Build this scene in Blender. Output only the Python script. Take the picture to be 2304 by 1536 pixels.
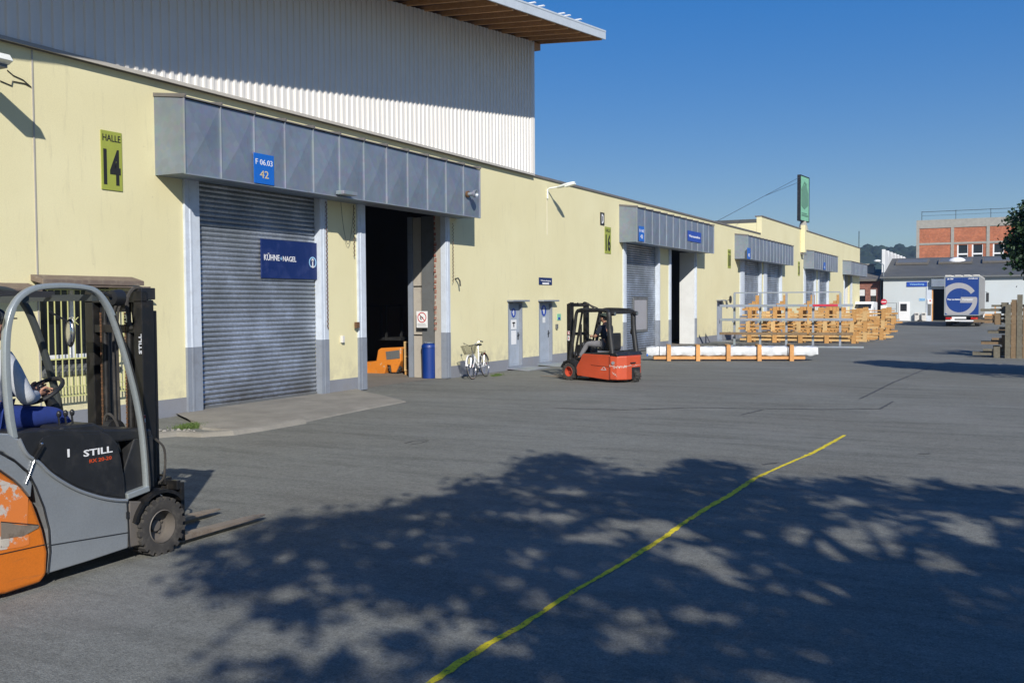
import bpy, bmesh, math, random
import numpy as np
from mathutils import Vector, Matrix
random.seed(7); RNG = np.random.default_rng(7)
S = bpy.context.scene
for o in list(bpy.data.objects): bpy.data.objects.remove(o)
COL = S.collection
R_ = math.radians
# ------------------------------------------------------------------ camera
EYE = 2.1
FPX = 2200.0                      # focal length in pixels of the 2304-wide frame
def _cam(px, py): return Vector((px - 1152.0, -(py - 768.0), -FPX))
_a = _cam(2290, 674); _b = _cam(1290, 680)
_up = _a.cross(_b).normalized()
if _up.y < 0: _up = -_up
_Y = _a.normalized(); _X = _Y.cross(_up)
ROT = Matrix((_X, _Y, _up))       # camera axes -> world axes (wall runs along +Y)
cam_d = bpy.data.cameras.new('camera'); cam = bpy.data.objects.new('camera', cam_d); COL.objects.link(cam)
cam_d.sensor_width = 36; cam_d.sensor_fit = 'HORIZONTAL'; cam_d.lens = FPX / 2304 * 36
cam_d.clip_start = 0.1; cam_d.clip_end = 6000
cam.matrix_world = Matrix.Translation((0, 0, EYE)) @ ROT.to_4x4()
S.camera = cam
CAMP = Vector((0, 0, EYE))
def _pt(px, py, ax, v):
    d = ROT @ _cam(px, py); t = (v - CAMP[ax]) / d[ax]; return CAMP + d * t
def GX(px, py, x): return _pt(px, py, 0, x)
def GY(px, py, y): return _pt(px, py, 1, y)
def GZ(px, py, z=0.0): return _pt(px, py, 2, z)
def PROJ(p):
    c = ROT.transposed() @ (Vector(p) - CAMP)
    return 1152 + FPX * c.x / -c.z, 768 - FPX * c.y / -c.z
# ------------------------------------------------------------------ light
SUN = Vector((0.73, -0.95, 0.68)).normalized()       # direction towards the sun
sun_el = math.asin(SUN.z); sun_az = math.atan2(SUN.x, SUN.y)
w = bpy.data.worlds.new('World'); S.world = w; w.use_nodes = True
nt = w.node_tree; bg = nt.nodes['Background']
sky = nt.nodes.new('ShaderNodeTexSky'); sky.sky_type = 'NISHITA'; sky.sun_disc = False
sky.sun_elevation = sun_el; sky.sun_rotation = sun_az
sky.altitude = 300; sky.air_density = 1.0; sky.dust_density = 0.35; sky.ozone_density = 2.0
hs = nt.nodes.new('ShaderNodeHueSaturation'); hs.inputs['Saturation'].default_value = 2.9; hs.inputs['Hue'].default_value = .518; gm = nt.nodes.new('ShaderNodeGamma'); gm.inputs[1].default_value = .38; nt.links.new(sky.outputs[0], gm.inputs[0]); nt.links.new(gm.outputs[0], hs.inputs['Color'])
tn = nt.nodes.new('ShaderNodeMix'); tn.data_type = 'RGBA'; tn.blend_type = 'MULTIPLY'; tn.inputs[0].default_value = 1; tn.inputs[7].default_value = (.93, 1.07, 1.24, 1); nt.links.new(hs.outputs[0], tn.inputs[6]); nt.links.new(tn.outputs[2], bg.inputs[0]); bg.inputs[1].default_value = 0.183
sl = bpy.data.lights.new('sun', 'SUN'); sl.energy = 4.6; sl.angle = R_(0.55); sl.color = (1.0, 0.945, 0.86)
so = bpy.data.objects.new('sun', sl); COL.objects.link(so); so.location = (20, -20, 30)
so.rotation_euler = (-SUN).to_track_quat('-Z', 'Y').to_euler()
S.view_settings.view_transform = 'Standard'; S.view_settings.look = 'None'
S.view_settings.exposure = 0.35; S.view_settings.gamma = 1
S.render.engine = 'CYCLES'
# ------------------------------------------------------------------ materials
MATS = {}
def nodes(name):
    m = bpy.data.materials.new(name); m.use_nodes = True
    t = m.node_tree; b = t.nodes['Principled BSDF']; MATS[name] = m
    return m, t, b
def L(t, a, b): t.links.new(a, b)
def coord(t, kind='Object', scale=None):
    c = t.nodes.new('ShaderNodeTexCoord'); o = c.outputs[kind]
    if scale:
        mp = t.nodes.new('ShaderNodeMapping'); mp.inputs['Scale'].default_value = scale
        L(t, o, mp.inputs[0]); o = mp.outputs[0]
    return o
def noise(t, vec, scale, detail=4, rough=.55):
    n = t.nodes.new('ShaderNodeTexNoise'); n.inputs['Scale'].default_value = scale
    n.inputs['Detail'].default_value = detail; n.inputs['Roughness'].default_value = rough
    L(t, vec, n.inputs['Vector']); return n.outputs['Fac']
def ramp(t, fac, stops):
    r = t.nodes.new('ShaderNodeValToRGB'); L(t, fac, r.inputs[0]); e = r.color_ramp.elements
    while len(e) < len(stops): e.new(0.5)
    for k, (p, c) in enumerate(stops):
        e[k].position = p; e[k].color = (c, c, c, 1) if isinstance(c, (int, float)) else (*c, 1)
    return r.outputs[0]
def mix(t, fac, a, b, mode='MIX'):
    m = t.nodes.new('ShaderNodeMix'); m.data_type = 'RGBA'; m.blend_type = mode
    for i, v in ((0, fac), (6, a), (7, b)):
        if isinstance(v, (int, float)): m.inputs[i].default_value = v
        elif isinstance(v, (tuple, list)): m.inputs[i].default_value = (*v[:3], 1)
        else: L(t, v, m.inputs[i])
    return m.outputs[2]
def mul(t, a, k):
    m = t.nodes.new('ShaderNodeMath'); m.operation = 'MULTIPLY'
    for i, v in ((0, a), (1, k)):
        if isinstance(v, (int, float)): m.inputs[i].default_value = v
        else: L(t, v, m.inputs[i])
    return m.outputs[0]
def bump(t, b, h, strength=.3, dist=.02):
    n = t.nodes.new('ShaderNodeBump'); n.inputs['Strength'].default_value = strength
    n.inputs['Distance'].default_value = dist; L(t, h, n.inputs['Height']); L(t, n.outputs[0], b.inputs['Normal'])
def pm(name, col, rough=.6, metal=0.0, var=.12, vs=3.0, fine=.08, fs=60, bmp=0.0, dirt=None, dscale=2.0, damt=.5, stretch=None, coat=0):
    """general worn surface: base colour with broad and fine variation, optional dirt / rust patches"""
    m, t, b = nodes(name); v = coord(t, 'Object', stretch)
    n1 = noise(t, v, vs, 5); n2 = noise(t, v, fs, 3)
    c = mix(t, 1.0, col, ramp(t, n1, [(.3, 1 - var), (.7, 1 + 0.0)]), 'MULTIPLY')
    c = mix(t, 1.0, c, ramp(t, n2, [(.35, 1 - fine), (.65, 1.0)]), 'MULTIPLY')
    if dirt:
        nd = noise(t, v, dscale, 8, .7)
        c = mix(t, ramp(t, nd, [(.5, 0.0), (.5 + .22, damt)]), c, dirt)
        L(t, ramp(t, nd, [(.45, rough), (.7, min(1, rough + .25))]), b.inputs['Roughness'])
    else: b.inputs['Roughness'].default_value = rough
    L(t, c, b.inputs['Base Color']); b.inputs['Metallic'].default_value = metal
    if coat: b.inputs['Coat Weight'].default_value = coat
    if bmp: bump(t, b, n2, bmp, .01)
    return m
# ------------------------------------------------------------------ mesh helpers
class MB:
    def __init__(s): s.v = []; s.f = []; s.m = []; s.cur = 0; s.T = None
    def add(s, vs, fs):
        b = len(s.v)
        for p in vs:
            p = Vector(p)
            if s.T is not None: p = s.T @ p
            s.v.append(p[:])
        for f in fs: s.f.append(tuple(b + i for i in f)); s.m.append(s.cur)
        return s
    def box(s, x0, x1, y0, y1, z0, z1):
        return s.add([(x, y, z) for x in (x0, x1) for y in (y0, y1) for z in (z0, z1)],
                     [(0, 1, 3, 2), (4, 6, 7, 5), (0, 4, 5, 1), (2, 3, 7, 6), (0, 2, 6, 4), (1, 5, 7, 3)])
    def cbox(s, c, d, rz=0, rx=0, ry=0):
        M = Matrix.Translation(c) @ Matrix.Rotation(rz, 4, 'Z') @ Matrix.Rotation(ry, 4, 'Y') @ Matrix.Rotation(rx, 4, 'X')
        vs = [M @ Vector((x * d[0] / 2, y * d[1] / 2, z * d[2] / 2)) for x in (-1, 1) for y in (-1, 1) for z in (-1, 1)]
        return s.add(vs, [(0, 1, 3, 2), (4, 6, 7, 5), (0, 4, 5, 1), (2, 3, 7, 6), (0, 2, 6, 4), (1, 5, 7, 3)])
    def bar(s, a, b, w, h, up=(0, 0, 1)):
        a = Vector(a); b = Vector(b); d = (b - a).normalized(); up = Vector(up)
        if abs(d.dot(up)) > .98: up = Vector((0, 1, 0))
        r = d.cross(up).normalized(); u = r.cross(d)
        vs = [p + r * (i * w / 2) + u * (j * h / 2) for p in (a, b) for i, j in ((-1, -1), (1, -1), (1, 1), (-1, 1))]
        return s.add(vs, [(3, 2, 1, 0), (4, 5, 6, 7), (0, 1, 5, 4), (1, 2, 6, 5), (2, 3, 7, 6), (3, 0, 4, 7)])
    def prism(s, poly, ax, a0, a1, cap=True):
        """poly in the two other axes (cyclic order y,z / x,z / x,y), extruded along ax from a0 to a1"""
        def P(u, v, a): return {0: (a, u, v), 1: (u, a, v), 2: (u, v, a)}[ax]
        n = len(poly); vs = [P(u, v, a0) for u, v in poly] + [P(u, v, a1) for u, v in poly]
        fs = [(i, (i + 1) % n, n + (i + 1) % n, n + i) for i in range(n)]
        if cap: fs += [tuple(range(n))[::-1], tuple(range(n, 2 * n))]
        return s.add(vs, fs)
    def tube(s, pts, r, n=8, closed=False, cap=True):
        pts = [Vector(p) for p in pts]; N = len(pts)
        rr = r if isinstance(r, (list, tuple)) else [r] * N
        vs = []; pr = None
        for i, p in enumerate(pts):
            if closed: d = (pts[(i + 1) % N] - pts[i - 1])
            else: d = pts[min(i + 1, N - 1)] - pts[max(i - 1, 0)]
            d = d.normalized() if d.length > 1e-9 else Vector((0, 0, 1))
            if pr is None:
                pr = d.cross(Vector((0, 0, 1)));
                if pr.length < .05: pr = d.cross(Vector((0, 1, 0)))
            pr = (pr - d * pr.dot(d)).normalized(); q = d.cross(pr)
            for k in range(n):
                a = 2 * math.pi * k / n; vs.append(p + (pr * math.cos(a) + q * math.sin(a)) * rr[i])
        fs = []
        for i in range(N if closed else N - 1):
            j = (i + 1) % N
            for k in range(n): fs.append((i * n + k, i * n + (k + 1) % n, j * n + (k + 1) % n, j * n + k))
        if cap and not closed: fs += [tuple(range(n))[::-1], tuple((N - 1) * n + k for k in range(n))]
        return s.add(vs, fs)
    def cyl(s, a, b, r, n=20, r2=None): return s.tube([a, b], [r, r if r2 is None else r2], n)
    def lathe(s, prof, ax, c, n=32):
        """prof: (along axis, radius)"""
        vs = []
        for a, r in prof:
            for k in range(n):
                t = 2 * math.pi * k / n; u, v = r * math.cos(t), r * math.sin(t)
                p = {0: (a, u, v), 1: (u, a, v), 2: (u, v, a)}[ax]
                vs.append(Vector(p) + Vector(c))
        fs = []
        for i in range(len(prof) - 1):
            for k in range(n): fs.append((i * n + k, i * n + (k + 1) % n, (i + 1) * n + (k + 1) % n, (i + 1) * n + k))
        return s.add(vs, fs)
    def ell(s, c, r, n=14, m=9):
        vs = []; 
        for i in range(m + 1):
            ph = math.pi * i / m
            for k in range(n):
                t = 2 * math.pi * k / n
                vs.append((c[0] + r[0] * math.sin(ph) * math.cos(t), c[1] + r[1] * math.sin(ph) * math.sin(t), c[2] + r[2] * math.cos(ph)))
        return s.add(vs, [(i * n + k, (i + 1) * n + k, (i + 1) * n + (k + 1) % n, i * n + (k + 1) % n) for i in range(m) for k in range(n)])
    def build(s, name, mat, parent=None, smooth=False, bevel=0, seg=2, weld=False):
        off = OFF.get(parent.name, Vector()) if parent is not None else Vector()
        me = bpy.data.meshes.new(name)
        me.from_pydata([(p[0] - off.x, p[1] - off.y, p[2] - off.z) for p in s.v], [], s.f)
        mats = mat if isinstance(mat, (list, tuple)) else [mat]
        for m in mats: me.materials.append(MATS[m] if isinstance(m, str) else m)
        if len(mats) > 1: me.polygons.foreach_set('material_index', s.m)
        bm = bmesh.new(); bm.from_mesh(me)
        if weld: bmesh.ops.remove_doubles(bm, verts=bm.verts, dist=1e-5)
        bmesh.ops.recalc_face_normals(bm, faces=bm.faces); bm.to_mesh(me); bm.free()
        if smooth:
            me.polygons.foreach_set('use_smooth', [True] * len(me.polygons))
            try: me.set_sharp_from_angle(angle=R_(40))
            except Exception: pass
        o = bpy.data.objects.new(name, me); COL.objects.link(o)
        if parent is not None: o.parent = parent; OFF[o.name] = off
        if bevel:
            b = o.modifiers.new('bevel', 'BEVEL'); b.width = bevel; b.segments = seg; b.limit_method = 'ANGLE'; b.angle_limit = R_(35)
            if smooth is False and seg > 1: pass
        return o
OFF = {}
def thing(name, loc, label, cat, group=None, world=True, rz=0):
    """Empty at the thing's base. world=True: parts are given in world coordinates"""
    o = bpy.data.objects.new(name, None); COL.objects.link(o); o.location = loc; o.rotation_euler.z = rz
    o.empty_display_size = .2
    OFF[o.name] = Vector(loc) if world else Vector()
    o['label'] = label; o['category'] = cat
    if group: o['group'] = group
    return o
def tag(o, label, cat, group=None):
    o['label'] = label; o['category'] = cat
    if group: o['group'] = group
    return o
def struct(o): o['kind'] = 'structure'; return o
def copy_tree(o, parent=None):
    c = o.copy(); COL.objects.link(c); OFF[c.name] = OFF.get(o.name, Vector())
    if parent is not None: c.parent = parent
    for ch in list(o.children): copy_tree(ch, c)
    return c
def slab(us, vs, holes, ax, a0, a1, mb):
    """wall of thickness a0..a1 over the grid us x vs with rectangular holes (u0,u1,v0,v1): only outer faces"""
    us = sorted(set([round(u, 4) for u in us] + [round(h[i], 4) for h in holes for i in (0, 1)]))
    vs = sorted(set([round(v, 4) for v in vs] + [round(h[i], 4) for h in holes for i in (2, 3)]))
    def solid(i, j):
        if i < 0 or j < 0 or i >= len(us) - 1 or j >= len(vs) - 1: return False
        u = (us[i] + us[i + 1]) / 2; v = (vs[j] + vs[j + 1]) / 2
        return not any(h[0] < u < h[1] and h[2] < v < h[3] for h in holes)
    def P(u, v, a): return {0: (a, u, v), 1: (u, a, v), 2: (u, v, a)}[ax]
    for i in range(len(us) - 1):
        for j in range(len(vs) - 1):
            if not solid(i, j): continue
            u0, u1, v0, v1 = us[i], us[i + 1], vs[j], vs[j + 1]
            for a in (a0, a1): mb.add([P(u0, v0, a), P(u1, v0, a), P(u1, v1, a), P(u0, v1, a)], [(0, 1, 2, 3)])
            if not solid(i - 1, j): mb.add([P(u0, v0, a0), P(u0, v1, a0), P(u0, v1, a1), P(u0, v0, a1)], [(0, 1, 2, 3)])
            if not solid(i + 1, j): mb.add([P(u1, v0, a0), P(u1, v1, a0), P(u1, v1, a1), P(u1, v0, a1)], [(0, 1, 2, 3)])
            if not solid(i, j - 1): mb.add([P(u0, v0, a0), P(u1, v0, a0), P(u1, v0, a1), P(u0, v0, a1)], [(0, 1, 2, 3)])
            if not solid(i, j + 1): mb.add([P(u0, v1, a0), P(u1, v1, a0), P(u1, v1, a1), P(u0, v1, a1)], [(0, 1, 2, 3)])
    return mb
FACE_X = Matrix(((0, 0, 1), (1, 0, 0), (0, 1, 0))).to_4x4()    # text on a surface facing +X (reads towards +Y)
FACE_NY = Matrix(((1, 0, 0), (0, 0, -1), (0, 1, 0))).to_4x4()  # text on a surface facing -Y (reads towards +X)
def text(body, w, h, origin, face, mat, parent, name='lettering', extr=.002, font_shear=0, bold=0.0):
    """lettering fitted in w x h centred on origin (world coordinates of the parent)"""
    cu = bpy.data.curves.new('t', 'FONT'); cu.body = body; cu.align_x = 'CENTER'; cu.extrude = 0.004; cu.offset = bold
    cu.resolution_u = 2; cu.shear = font_shear
    o = bpy.data.objects.new('t', cu); COL.objects.link(o)
    bpy.context.view_layer.update()
    me = bpy.data.meshes.new_from_object(o.evaluated_get(bpy.context.evaluated_depsgraph_get()))
    bpy.data.objects.remove(o); bpy.data.curves.remove(cu)
    n = len(me.vertices); a = np.empty(n * 3); me.vertices.foreach_get('co', a); a = a.reshape(-1, 3)
    lo, hi = a.min(0), a.max(0); c = (lo + hi) / 2
    a = (a - c) / np.maximum(hi - lo, 1e-6) * np.array([w, h, extr * 2])
    M = Matrix.Translation(origin) @ face
    off = OFF.get(parent.name, Vector()) if parent is not None else Vector()
    M = Matrix.Translation(-off) @ M
    me.vertices.foreach_set('co', np.array([(M @ Vector(p))[:] for p in a]).ravel())
    me.materials.clear(); me.materials.append(MATS[mat]); me.name = name
    me.update()
    ob = bpy.data.objects.new(name, me); COL.objects.link(ob)
    if parent is not None: ob.parent = parent; OFF[ob.name] = off
    return ob
def disc(mb, c, r0, r1, face, a0=0, a1=360, n=32, t=.002):
    """flat ring r0..r1 with thickness"""
    M = Matrix.Translation(c) @ face; vs = []; fs = []
    for k in range(n + 1):
        a = R_(a0 + (a1 - a0) * k / n)
        for r in (r0, r1):
            for z in (-t, t): vs.append(M @ Vector((r * math.cos(a), r * math.sin(a), z)))
    for k in range(n):
        b = k * 4; d = b + 4
        fs += [(b + 1, b + 3, d + 3, d + 1), (b, d, d + 2, b + 2), (b + 2, d + 2, d + 3, b + 3), (b, b + 1, d + 1, d)]
    mb.add(vs, fs)
def skin(name, joints, edges, mat, parent, root=0, sub=2):
    """one continuous tapering surface grown over a skeleton: joints [(x,y,z,r)]"""
    off = OFF.get(parent.name, Vector()) if parent is not None else Vector()
    me = bpy.data.meshes.new(name)
    me.from_pydata([(j[0] - off.x, j[1] - off.y, j[2] - off.z) for j in joints], edges, [])
    me.materials.append(MATS[mat])
    o = bpy.data.objects.new(name, me); COL.objects.link(o)
    if parent is not None: o.parent = parent; OFF[o.name] = off
    o.modifiers.new('skin', 'SKIN'); me.skin_vertices or me.attributes
    for k, j in enumerate(joints):
        sv = me.skin_vertices[0].data[k]; r = j[3]
        sv.radius = (r, r) if not isinstance(r, tuple) else r
        sv.use_root = (k == root)
    o.modifiers['skin'].use_smooth_shade = True
    sb = o.modifiers.new('sub', 'SUBSURF'); sb.levels = sub; sb.render_levels = sub
    return o
# ------------------------------------------------------------------ material set
def m_asphalt():
    m, t, b = nodes('asphalt'); v = coord(t, 'Object')
    big = noise(t, v, .18, 6, .6)
    mp = t.nodes.new('ShaderNodeMapping'); mp.inputs['Scale'].default_value = (.35, 2.2, 1); mp.inputs['Rotation'].default_value = (0, 0, R_(-18)); L(t, v, mp.inputs[0])
    streak = noise(t, mp.outputs[0], 1.1, 7, .62)
    grain = noise(t, v, 70, 3, .7); agg = noise(t, v, 22, 4, .7)
    vo = t.nodes.new('ShaderNodeTexVoronoi'); vo.inputs['Scale'].default_value = 110; L(t, v, vo.inputs['Vector'])
    c = ramp(t, big, [(.3, (.156, .155, .137)), (.5, (.171, .175, .158)), (.72, (.187, .195, .182))])
    c = mix(t, 1, c, ramp(t, streak, [(.34, .80), (.54, 1.03)]), 'MULTIPLY')
    c = mix(t, 1, c, ramp(t, grain, [(.32, .66), (.62, 1.22)]), 'MULTIPLY')
    c = mix(t, 1, c, ramp(t, agg, [(.35, .80), (.6, 1.10)]), 'MULTIPLY')
    c = mix(t, 1, c, ramp(t, noise(t, v, 6, 5, .65), [(.35, .90), (.65, 1.08)]), 'MULTIPLY')
    sp = noise(t, v, 1.7, 9, .75)
    c = mix(t, ramp(t, sp, [(.64, 0.0), (.74, .5)]), c, (.07, .068, .064))
    mp2 = t.nodes.new('ShaderNodeMapping'); mp2.inputs['Scale'].default_value = (.5, 6, 1); mp2.inputs['Rotation'].default_value = (0, 0, R_(24)); L(t, v, mp2.inputs[0])
    tm = noise(t, mp2.outputs[0], .55, 5, .5); c = mix(t, ramp(t, tm, [(.60, 0.0), (.70, .20)]), c, (.095, .093, .088))
    ch = noise(t, v, 38, 2, .5); c = mix(t, ramp(t, ch, [(.68, 0.0), (.72, .55)]), c, (.34, .33, .31))
    pt = noise(t, v, .35, 3, .4); c = mix(t, ramp(t, pt, [(.56, 0.0), (.575, .12)]), c, (.26, .25, .23))
    L(t, c, b.inputs['Base Color']); b.inputs['Roughness'].default_value = .93; b.inputs['Specular IOR Level'].default_value = .15
    h = mix(t, .5, grain, vo.outputs['Distance']); bump(t, b, h, .55, .012)
m_asphalt()
def m_wall():
    m, t, b = nodes('yellow_plaster'); v = coord(t, 'Object')
    n1 = noise(t, v, .5, 5); n2 = noise(t, v, 45, 4, .65)
    mp = t.nodes.new('ShaderNodeMapping'); mp.inputs['Scale'].default_value = (1, 5, .7); L(t, v, mp.inputs[0])
    n3 = noise(t, mp.outputs[0], 1.3, 7, .7)
    c = ramp(t, n1, [(.3, (.67, .615, .37)), (.7, (.72, .67, .42))])
    c = mix(t, ramp(t, n3, [(.56, 0.0), (.78, .42)]), c, (.42, .38, .25))
    se = t.nodes.new('ShaderNodeSeparateXYZ'); L(t, v, se.inputs[0]); mr = t.nodes.new('ShaderNodeMapRange'); L(t, se.outputs[2], mr.inputs[0]); mr.inputs[1].default_value = 1.1; mr.inputs[2].default_value = .3; mr.inputs[3].default_value = 0; mr.inputs[4].default_value = .5
    c = mix(t, mul(t, mr.outputs[0], ramp(t, noise(t, v, 3.2, 7, .7), [(.42, 0.0), (.62, 1.0)])), c, (.36, .33, .25))
    sp = noise(t, v, 7, 2, .5)
    c = mix(t, ramp(t, sp, [(.74, 0.0), (.78, .35)]), c, (.36, .33, .22))
    c = mix(t, 1, c, ramp(t, n2, [(.3, .93), (.6, 1.0)]), 'MULTIPLY')
    L(t, c, b.inputs['Base Color']); b.inputs['Roughness'].default_value = .9; bump(t, b, n2, .25, .008)
m_wall()
def m_brick(name, c1, c2, mort, scale=1.0):
    m, t, b = nodes(name); v = coord(t, 'Object')
    se = t.nodes.new('ShaderNodeSeparateXYZ'); L(t, v, se.inputs[0])
    ad = t.nodes.new('ShaderNodeMath'); L(t, se.outputs[0], ad.inputs[0]); L(t, se.outputs[1], ad.inputs[1])
    cb = t.nodes.new('ShaderNodeCombineXYZ'); L(t, ad.outputs[0], cb.inputs[0]); L(t, se.outputs[2], cb.inputs[1])
    br = t.nodes.new('ShaderNodeTexBrick'); L(t, cb.outputs[0], br.inputs['Vector'])
    br.inputs['Color1'].default_value = (*c1, 1); br.inputs['Color2'].default_value = (*c2, 1); br.inputs['Mortar'].default_value = (*mort, 1)
    br.inputs['Scale'].default_value = scale; br.inputs['Brick Width'].default_value = .25; br.inputs['Row Height'].default_value = .075; br.inputs['Mortar Size'].default_value = .01
    n = noise(t, v, .7, 6, .65); n3 = noise(t, v, 3.5, 6, .7)
    c = mix(t, 1, br.outputs[0], ramp(t, n, [(.3, .72), (.7, 1.1)]), 'MULTIPLY')
    c = mix(t, 1, c, ramp(t, n3, [(.35, .75), (.6, 1.1)]), 'MULTIPLY')
    L(t, c, b.inputs['Base Color']); b.inputs['Roughness'].default_value = .92
m_brick('brick', (.50, .135, .05), (.38, .095, .035), (.34, .22, .15))
m_brick('brick_dark', (.34, .10, .06), (.25, .07, .045), (.3, .24, .2))
def m_roller():
    m, t, b = nodes('roller_steel'); v = coord(t, 'Object')
    mp = t.nodes.new('ShaderNodeMapping'); mp.inputs['Scale'].default_value = (1, .9, .9); L(t, v, mp.inputs[0])
    n = noise(t, mp.outputs[0], 1.1, 6, .6); n2 = noise(t, v, 18, 4, .7)
    c = ramp(t, n, [(.35, (.30, .335, .37)), (.50, (.38, .42, .47)), (.68, (.56, .62, .70))])
    c = mix(t, 1, c, ramp(t, n2, [(.35, .78), (.6, 1.05)]), 'MULTIPLY')
    se = t.nodes.new('ShaderNodeSeparateXYZ'); L(t, v, se.inputs[0])
    # road dirt thrown up along the foot of the curtain
    mr = t.nodes.new('ShaderNodeMapRange'); L(t, se.outputs[2], mr.inputs[0]); mr.inputs[1].default_value = .8; mr.inputs[2].default_value = 0; mr.inputs[3].default_value = 0; mr.inputs[4].default_value = .75
    c = mix(t, mul(t, mr.outputs[0], ramp(t, noise(t, v, 4, 6, .7), [(.35, 0.2), (.6, 1.0)])), c, (.13, .115, .10))
    L(t, c, b.inputs['Base Color']); b.inputs['Metallic'].default_value = .62
    L(t, ramp(t, n, [(.3, .55), (.7, .36)]), b.inputs['Roughness'])
m_roller()
def m_galv(name, col, met=.45, rough=.5, cell=9):
    m, t, b = nodes(name); v = coord(t, 'Object')
    vo = t.nodes.new('ShaderNodeTexVoronoi'); vo.inputs['Scale'].default_value = cell; L(t, v, vo.inputs['Vector'])
    n = noise(t, v, .9, 5, .6); n2 = noise(t, coord(t, 'Object', (1, 6, .6)), 2.2, 6, .7)
    c = mix(t, .12, col, vo.outputs['Color'], 'MULTIPLY')
    c = mix(t, 1, c, ramp(t, n, [(.3, .82), (.7, 1.06)]), 'MULTIPLY')
    c = mix(t, ramp(t, n2, [(.6, 0.0), (.78, .35)]), c, (.13, .13, .13))
    L(t, c, b.inputs['Base Color']); b.inputs['Metallic'].default_value = met; b.inputs['Roughness'].default_value = rough
m_galv('galv_panel', (.25, .295, .36)); m_galv('galv_seam', (.33, .37, .42)); m_galv('galv', (.34, .38, .42), .5, .5); pm('cladding', (.74, .72, .68), .5, .05, var=.05, vs=1.5, fine=.03)
def m_wood(name, c1, c2, rough=.8):
    m, t, b = nodes(name); v = coord(t, 'Object', (9, 9, 9)); n = noise(t, v, 1.2, 6, .6)
    g = noise(t, coord(t, 'Object'), .8, 3)
    c = mix(t, ramp(t, n, [(.3, 0.0), (.7, 1.0)]), c1, c2); c = mix(t, 1, c, ramp(t, g, [(.3, .78), (.7, 1.1)]), 'MULTIPLY')
    L(t, c, b.inputs['Base Color']); b.inputs['Roughness'].default_value = rough
m_wood('timber', (.40, .20, .06), (.54, .31, .11)); m_wood('timber_pale', (.50, .31, .125), (.62, .43, .20)); m_wood('timber_orange', (.50, .24, .08), (.60, .32, .12))
m_wood('rafter_wood', (.50, .25, .09), (.62, .34, .14)); m_wood('old_wood', (.10, .092, .07), (.17, .155, .115)); m_wood('old_wood_brown', (.15, .10, .055), (.22, .155, .09))
def m_chipped(name, col, chip, scale=3.0, lo=.56, rough=.38, zfade=None):
    m, t, b = nodes(name); v = coord(t, 'Object'); n = noise(t, v, scale, 9, .72); n1 = noise(t, v, 1.4, 4); n2 = noise(t, v, 55, 3, .7)
    k = ramp(t, n, [(lo, 0.0), (lo + .03, 1.0)])
    c = mix(t, 1, col, ramp(t, n1, [(.3, .8), (.7, 1.05)]), 'MULTIPLY')
    c = mix(t, 1, c, ramp(t, n2, [(.3, .88), (.6, 1.0)]), 'MULTIPLY')
    c = mix(t, k, c, chip)
    gr = noise(t, coord(t, 'Object', (1, .35, 5)), 6, 7, .7)
    c = mix(t, ramp(t, gr, [(.58, 0.0), (.72, .45)]), c, (.12, .08, .055))
    L(t, c, b.inputs['Base Color']); L(t, ramp(t, n, [(lo, rough), (lo + .05, .8)]), b.inputs['Roughness'])
m_chipped('orange_paint', (.58, .155, .014), (.42, .36, .30), 2.2, .70)
m_chipped('orange_worn', (.66, .22, .03), (.50, .38, .24), 4.5, .585)
m_chipped('red_paint', (.52, .078, .030), (.30, .19, .16), 4.0, .685, .42)
m_chipped('sticker_white', (.50, .45, .40), (.60, .17, .03), 6.5, .47, .6)
m_chipped('sticker_dirty', (.46, .42, .36), (.10, .08, .07), 16.0, .62, .6)
m_chipped('scrape', (.52, .48, .44), (.50, .07, .03), 9.0, .52, .7)
pm('grey_plinth', (.235, .25, .285), .9, var=.2, vs=1.2, dirt=(.17, .16, .15), dscale=1.2, bmp=.2)
pm('frame_light', (.56, .62, .70), .5, var=.1, dirt=(.35, .37, .40), dscale=5, damt=.5)
pm('frame_grey', (.23, .26, .31), .55, var=.12, dirt=(.14, .14, .15), dscale=5, damt=.5)
pm('door_grey', (.35, .40, .47), .55, var=.14, dirt=(.22, .23, .24), dscale=4, damt=.45)
pm('concrete', (.265, .25, .215), .95, var=.3, vs=1.5, dirt=(.16, .145, .125), dscale=1.4, damt=.7, bmp=.5, fs=30)
pm('concrete_frame', (.34, .33, .295), .9, var=.2)
pm('concrete_floor', (.20, .18, .155), .9, var=.25, vs=1)
pm('coping', (.17, .16, .155), .6, var=.2)
pm('flashing', (.42, .40, .36), .5)
pm('fascia', (.56, .62, .67), .45)
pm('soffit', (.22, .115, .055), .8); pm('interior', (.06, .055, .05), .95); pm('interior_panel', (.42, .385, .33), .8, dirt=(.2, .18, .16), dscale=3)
pm('white_panel', (.72, .74, .74), .6, dirt=(.42, .40, .37), dscale=1.5, damt=.35)
pm('steel_grey', (.17, .18, .185), .5, .3, dirt=(.10, .09, .08), dscale=4)
pm('rust', (.15, .075, .035), .9, var=.3, vs=8); pm('dark_metal', (.035, .035, .037), .45, var=.2)
pm('black_plastic', (.018, .019, .021), .42, var=.2, dirt=(.05, .046, .04), dscale=6, damt=.35); pm('black_steel', (.012, .012, .0125), .38, var=.2, dirt=(.045, .035, .025), dscale=8, damt=.4)
pm('rubber', (.045, .042, .039), .92, var=.3, vs=6, dirt=(.12, .11, .095), dscale=9, damt=.6)
pm('silver_paint', (.30, .325, .345), .36, .35, var=.14, vs=2, dirt=(.19, .19, .18), dscale=5, damt=.35, coat=.2)
pm('silver_bright', (.36, .40, .41), .34, .4, var=.08, coat=.2)
pm('rim_metal', (.15, .135, .12), .6, .2, dirt=(.12, .10, .085), dscale=7); pm('fork_steel', (.33, .27, .21), .5, .45, dirt=(.10, .065, .04), dscale=6, damt=.8)
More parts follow.
